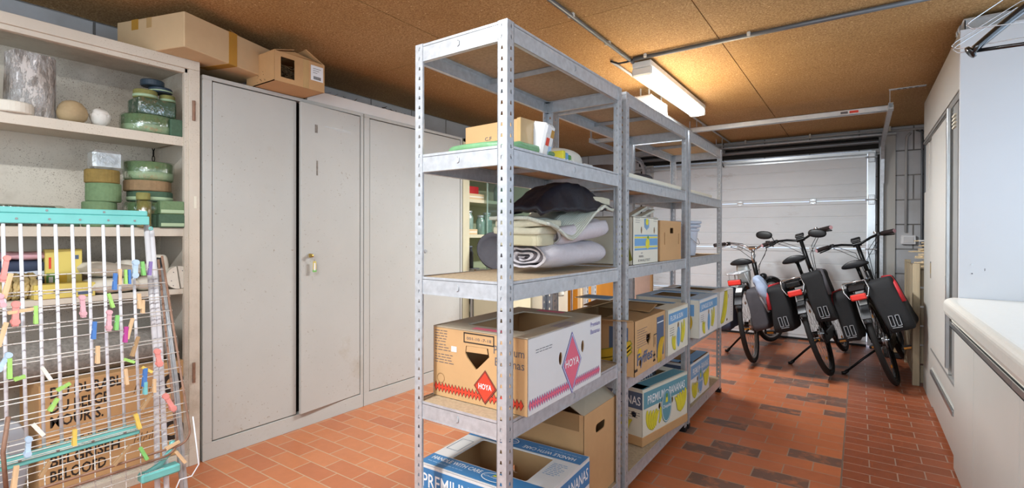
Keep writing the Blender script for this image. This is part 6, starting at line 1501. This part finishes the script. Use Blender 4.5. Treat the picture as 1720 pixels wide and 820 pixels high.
    fs += [tuple(range(nv))[::-1], tuple(range(nu*nv, (nu+1)*nv))]; q.add(vs, fs, 'saddle', True); s_ = q.build('saddle', t); sb = s_.modifiers.new('sub', 'SUBSURF'); sb.levels = 1; sb.render_levels = 1
    # cranks, chain case
    q = MB(); q.cyl(BB+Vector((-.05, 0, 0)), BB+Vector((.05, 0, 0)), .055 if not city else .025, 'black_plastic', 18); q.build('motor' if not city else 'bottom_bracket', t)
    q = MB(); q.box((.042, -.05, .26), (.058, .55, .345), 'black_plastic', ch=.008); q.build('chain_case', t)
    q = MB(); q.cyl((.01, 0, R), (.045, 0, R), .045, 'chrome', 18); q.cyl((.028, 0, R), (.032, 0, R), .06, 'galv_dull', 18); q.build('rear_sprocket', t)
    for s in (-1, 1):
        q = MB(); c0 = BB+Vector((s*.066, 0, 0)); c1 = c0+Vector((s*.012, -s*.15, -.07)); q.tube([c0, c1], .010, 'black_metal', 8); cr_ = q.build('crank', t)
        q = MB(); q.box((c1.x if s > 0 else c1.x-.095, c1.y-.04, c1.z-.012), (c1.x+.095 if s > 0 else c1.x, c1.y+.04, c1.z+.012), 'black_plastic', ch=.004)
        for dy in (-.041, .041): q.box((c1.x+s*.02, c1.y+dy-.002, c1.z-.008), (c1.x+s*.075, c1.y+dy+.002, c1.z+.008), 'amber')
        q.build('pedal', cr_)
    # carrier, lamp
    rz_ = .83; q = MB(); cm = style.get('carrier', 'black_metal')
    for s in (-1, 1):
        q.tube([(s*.055, .24, rz_), (s*.062, .10, rz_), (s*.062, -.26, rz_), (s*.045, -.29, rz_-.005)], .006, cm, 8)
        q.tube([(s*.066, 0, R+.02), (s*.085, -.10, rz_-.12), (s*.064, -.18, rz_)], .005, cm, 6); q.tube([(s*.066, 0, R+.02), (s*.064, .08, rz_)], .005, cm, 6)
    q.tube([(-.045, -.29, rz_-.005), (.045, -.29, rz_-.005)], .006, cm, 8)
    for y in (-.2, -.05, .1): q.tube([(-.06, y, rz_), (.06, y, rz_)], .004, cm, 6)
    q.build('carrier', t)
    if not city:
        q = MB(); q.box((-.062, -.275, rz_-.062), (.062, .13, rz_-.008), 'black_gloss', ch=.012); b_ = q.build('battery', t)
        q = MB(); q.tube([(-.075, -.30, rz_+.015), (-.083, -.305, rz_-.05), (-.06, -.31, rz_-.105), (.06, -.31, rz_-.105), (.083, -.305, rz_-.05), (.075, -.30, rz_+.015), (-.075, -.30, rz_+.015)], .005, 'chrome' if style.get('hoop') else cm, 8); q.build('rear_hoop', t)
        lz = rz_-.10
    else:
        q = MB(); superbox(q, .058, .035, .10, 'bike_silver', T(0, .17, .81), .5, 18, 12); q.build('seat_tube_cover', t); lz = rz_-.075
    q = MB(); q.box((-.052, -.325, lz-.025), (.052, -.295, lz+.02), 'reflector', ch=.008); q.box((-.056, -.30, lz-.028), (.056, -.285, lz+.024), 'black_plastic', ch=.004); q.build('tail_light', t)
    # rear mudguard reflector plate and white band
    a = math.radians(118); 
    q = MB(); M = T(0, (R+.026)*math.cos(a), R+(R+.026)*math.sin(a)) @ Rx(a-PI/2)
    q.box((-.026, -.035, 0), (.026, .035, .004), 'card_white', M=M, ch=.001); q.build('mudguard_band', t)
    a = math.radians(136); q = MB(); M = T(0, (R+.024)*math.cos(a), R+(R+.024)*math.sin(a)) @ Rx(a-PI/2); q.box((-.032, -.06, -.004), (.032, .07, .004), 'fender_grey', M=M, ch=.003); q.build('mud_flap', t)
    # kickstand on the low side: foot on the floor
    Mw = wm(t); foot = loc[0]-style.get('kick', .30)*math.cos(head)+style.get('kf', .12)*-math.sin(head), loc[1]-style.get('kick', .30)*math.sin(head)+style.get('kf', .12)*math.cos(head)
    fl_ = Mw.inverted() @ Vector((foot[0], foot[1], .012)); q = MB(); st = Vector((-.045, .20, .27)); q.tube([st, st.lerp(fl_, .5)+Vector((0, 0, .004)), fl_], .0095, 'black_metal', 8); q.build('kickstand', t)
    q = MB(); d = (fl_-st).normalized(); q.tube([fl_-d*.03, fl_, fl_+Vector((-.02, -.01, .001))], .014, 'black_plastic', 8); q.build('stand_foot', t)
    if style.get('mirror'):
        for s, c in ((-1, bp[0]), (1, bp[7])):
            q = MB(); base_ = c*0.72+top*.28; tip = base_+Vector(style['mirror'][0 if s < 0 else 1]); q.tube([base_, base_.lerp(tip, .5)+Vector((0, .01, .02)), tip], .004, 'black_plastic', 6, M=SM)
            superbox(q, .078, .014, .042, 'black_plastic', SM @ T(*tip) @ T(-.05 if s < 0 else -.05, 0, .01) @ Ry(.35), .85, 20, 10); q.build('mirror', t)
    return t
L20 = math.radians(19)
E_ = dict(frame='black_metal', rim='black_metal', fender='fender_grey', bar='black_metal')
B2 = dict(loc=(-.179, 4.917, .008), head=-.07); B3 = dict(loc=(.252, 4.90, .008), head=-.10); B1 = dict(loc=(-.777, 5.0, .008), head=.0)
bicycle('black electric bicycle in the middle, with two round mirrors and black panniers', B2['loc'], B2['head'], math.radians(18), dict(E_, sh=.06, hoop=True, bh=.14, kick=.34, kf=.22, mirror=((-.03, .02, .10), (.02, .0, -.02))), -.05)
bicycle('black electric bicycle on the right, its rear wheel nearest the camera', B3['loc'], B3['head'], math.radians(18), dict(E_, sh=.03, hoop=True, kick=.36, kf=.12, bh=.10, sweep=.12), .0)
bicycle('silver framed city bicycle on the left with chrome handlebars', B1['loc'], B1['head'], math.radians(9), dict(frame='black_metal', rim='bike_silver', fender='fender_grey', bar='chrome', lever='chrome', city=True, fork='chrome', carrier='galv', bh=.0, rise=.06, sweep=.2, kick=.30, kf=.33, sh=-.02), -.35)
def pannier(label, bike, lean_, s, m, trim, sy=(-.30, .06), z=(.36, .72), out=.13, logo=True, flare=.0):
    t = thing('pannier_bag', label, 'bag', bike['loc'], rot=(0, -lean_, bike['head'])); q = MB(); a, b_ = sy; nu, nv = 16, 14; x0 = s*.075
    cx = x0+s*out/2; cy = (a+b_)/2; cz = (z[0]+z[1])/2; M = T(cx, cy, cz) @ Ry(-s*flare)
    superbox(q, out/2, (b_-a)/2, (z[1]-z[0])/2, m, M, .20, 44, 30, .017, 11, s*3+bike['loc'][0]); 
    q.v = [(v[0]*(1) if True else 0, v[1]+(v[2]-cz)*.10, v[2]) for v in q.v]; o = q.build('bag_body', t)
    if trim:
        q = MB(); y = a+.012; pts = [M @ Vector((s*out*.48, -(b_-a)/2*.9, -.0)), M @ Vector((s*out*.48, -(b_-a)/2*.8, (z[1]-z[0])/2*.7)), M @ Vector((s*out*.40, -(b_-a)/2*.3, (z[1]-z[0])/2*.97)), M @ Vector((s*out*.1, (b_-a)/2*.5, (z[1]-z[0])/2*1.0))]
        pts = [Vector((p.x, p.y+(p.z-cz)*.1, p.z)) for p in pts]; pts = [Vector((p.x+s*.006, p.y-.006, p.z)) for p in pts]; q.tube(pts, .015, trim, 8); q.build('trim_piping', t)
    if logo:
        q = MB(); F = frame((cx, a-.009+(z[0]+.10-cz)*.10, z[0]+.045), (1, 0, 0), (0, .1, 1)); F = F @ Matrix.Identity(4)
        for k in (-1, 1):
            x_ = k*.020
            for (p, r_) in (((x_-.013, .0), (x_+.013, .004)), ((x_-.013, .075), (x_+.013, .079)), ((x_-.013, 0), (x_-.0095, .079)), ((x_+.0095, 0), (x_+.013, .079))): q.box((p[0], p[1], -.004), (r_[0], r_[1], .011), 'bag_trim', M=F)
        q.box((-.03, -.012, -.004), (.03, -.008, .011), 'bag_trim', M=F); q.build('reflective_print', t)
    return t
l18 = math.radians(18)
pannier('black pannier with red trim on the left of the middle bicycle', B2, l18, -1, 'bag_black', 'bag_red', z=(.44, .82), out=.15, flare=.10)
pannier('black pannier on the right of the middle bicycle, its edge piped in grey', B2, l18, 1, 'bag_black', 'bag_grey', z=(.46, .86), out=.15, flare=.02)
pannier('black pannier on the left of the right bicycle, navy topped', B3, l18, -1, 'bag_black', 'bag_red', z=(.41, .79), out=.11, flare=.04)
pannier('black pannier with a red rim on the right of the right bicycle', B3, l18, 1, 'bag_black', 'bag_red', z=(.43, .82), out=.18, flare=.12)
pannier('dark grey pannier hanging at the right of the left bicycle', B1, math.radians(9), 1, 'bag_grey', None, z=(.33, .68), out=.14, logo=False, flare=.08)
pannier('navy pannier at the left of the left bicycle, partly behind the shelving', B1, math.radians(9), -1, 'bag_navy', None, z=(.34, .70), out=.16, logo=False, flare=.1)
t = thing('jacket', 'pale blue crumpled jacket tucked over the right pannier of the left bicycle', 'jacket', (-.74, 4.86, .6), rot=(0, -math.radians(9), 0))
q = MB(); superbox(q, .045, .08, .13, 'jacket_blue', T(.08, -.10, .08) @ Ry(-.3), .7, 30, 20, .018, 18, 5); q.build('jacket_body', t)
q = MB(); q.tube([(.03, -.12, .13), (.06, -.15, .02), (.10, -.14, -.1)], .012, 'bag_trim', 8); q.build('sleeve_edge', t)
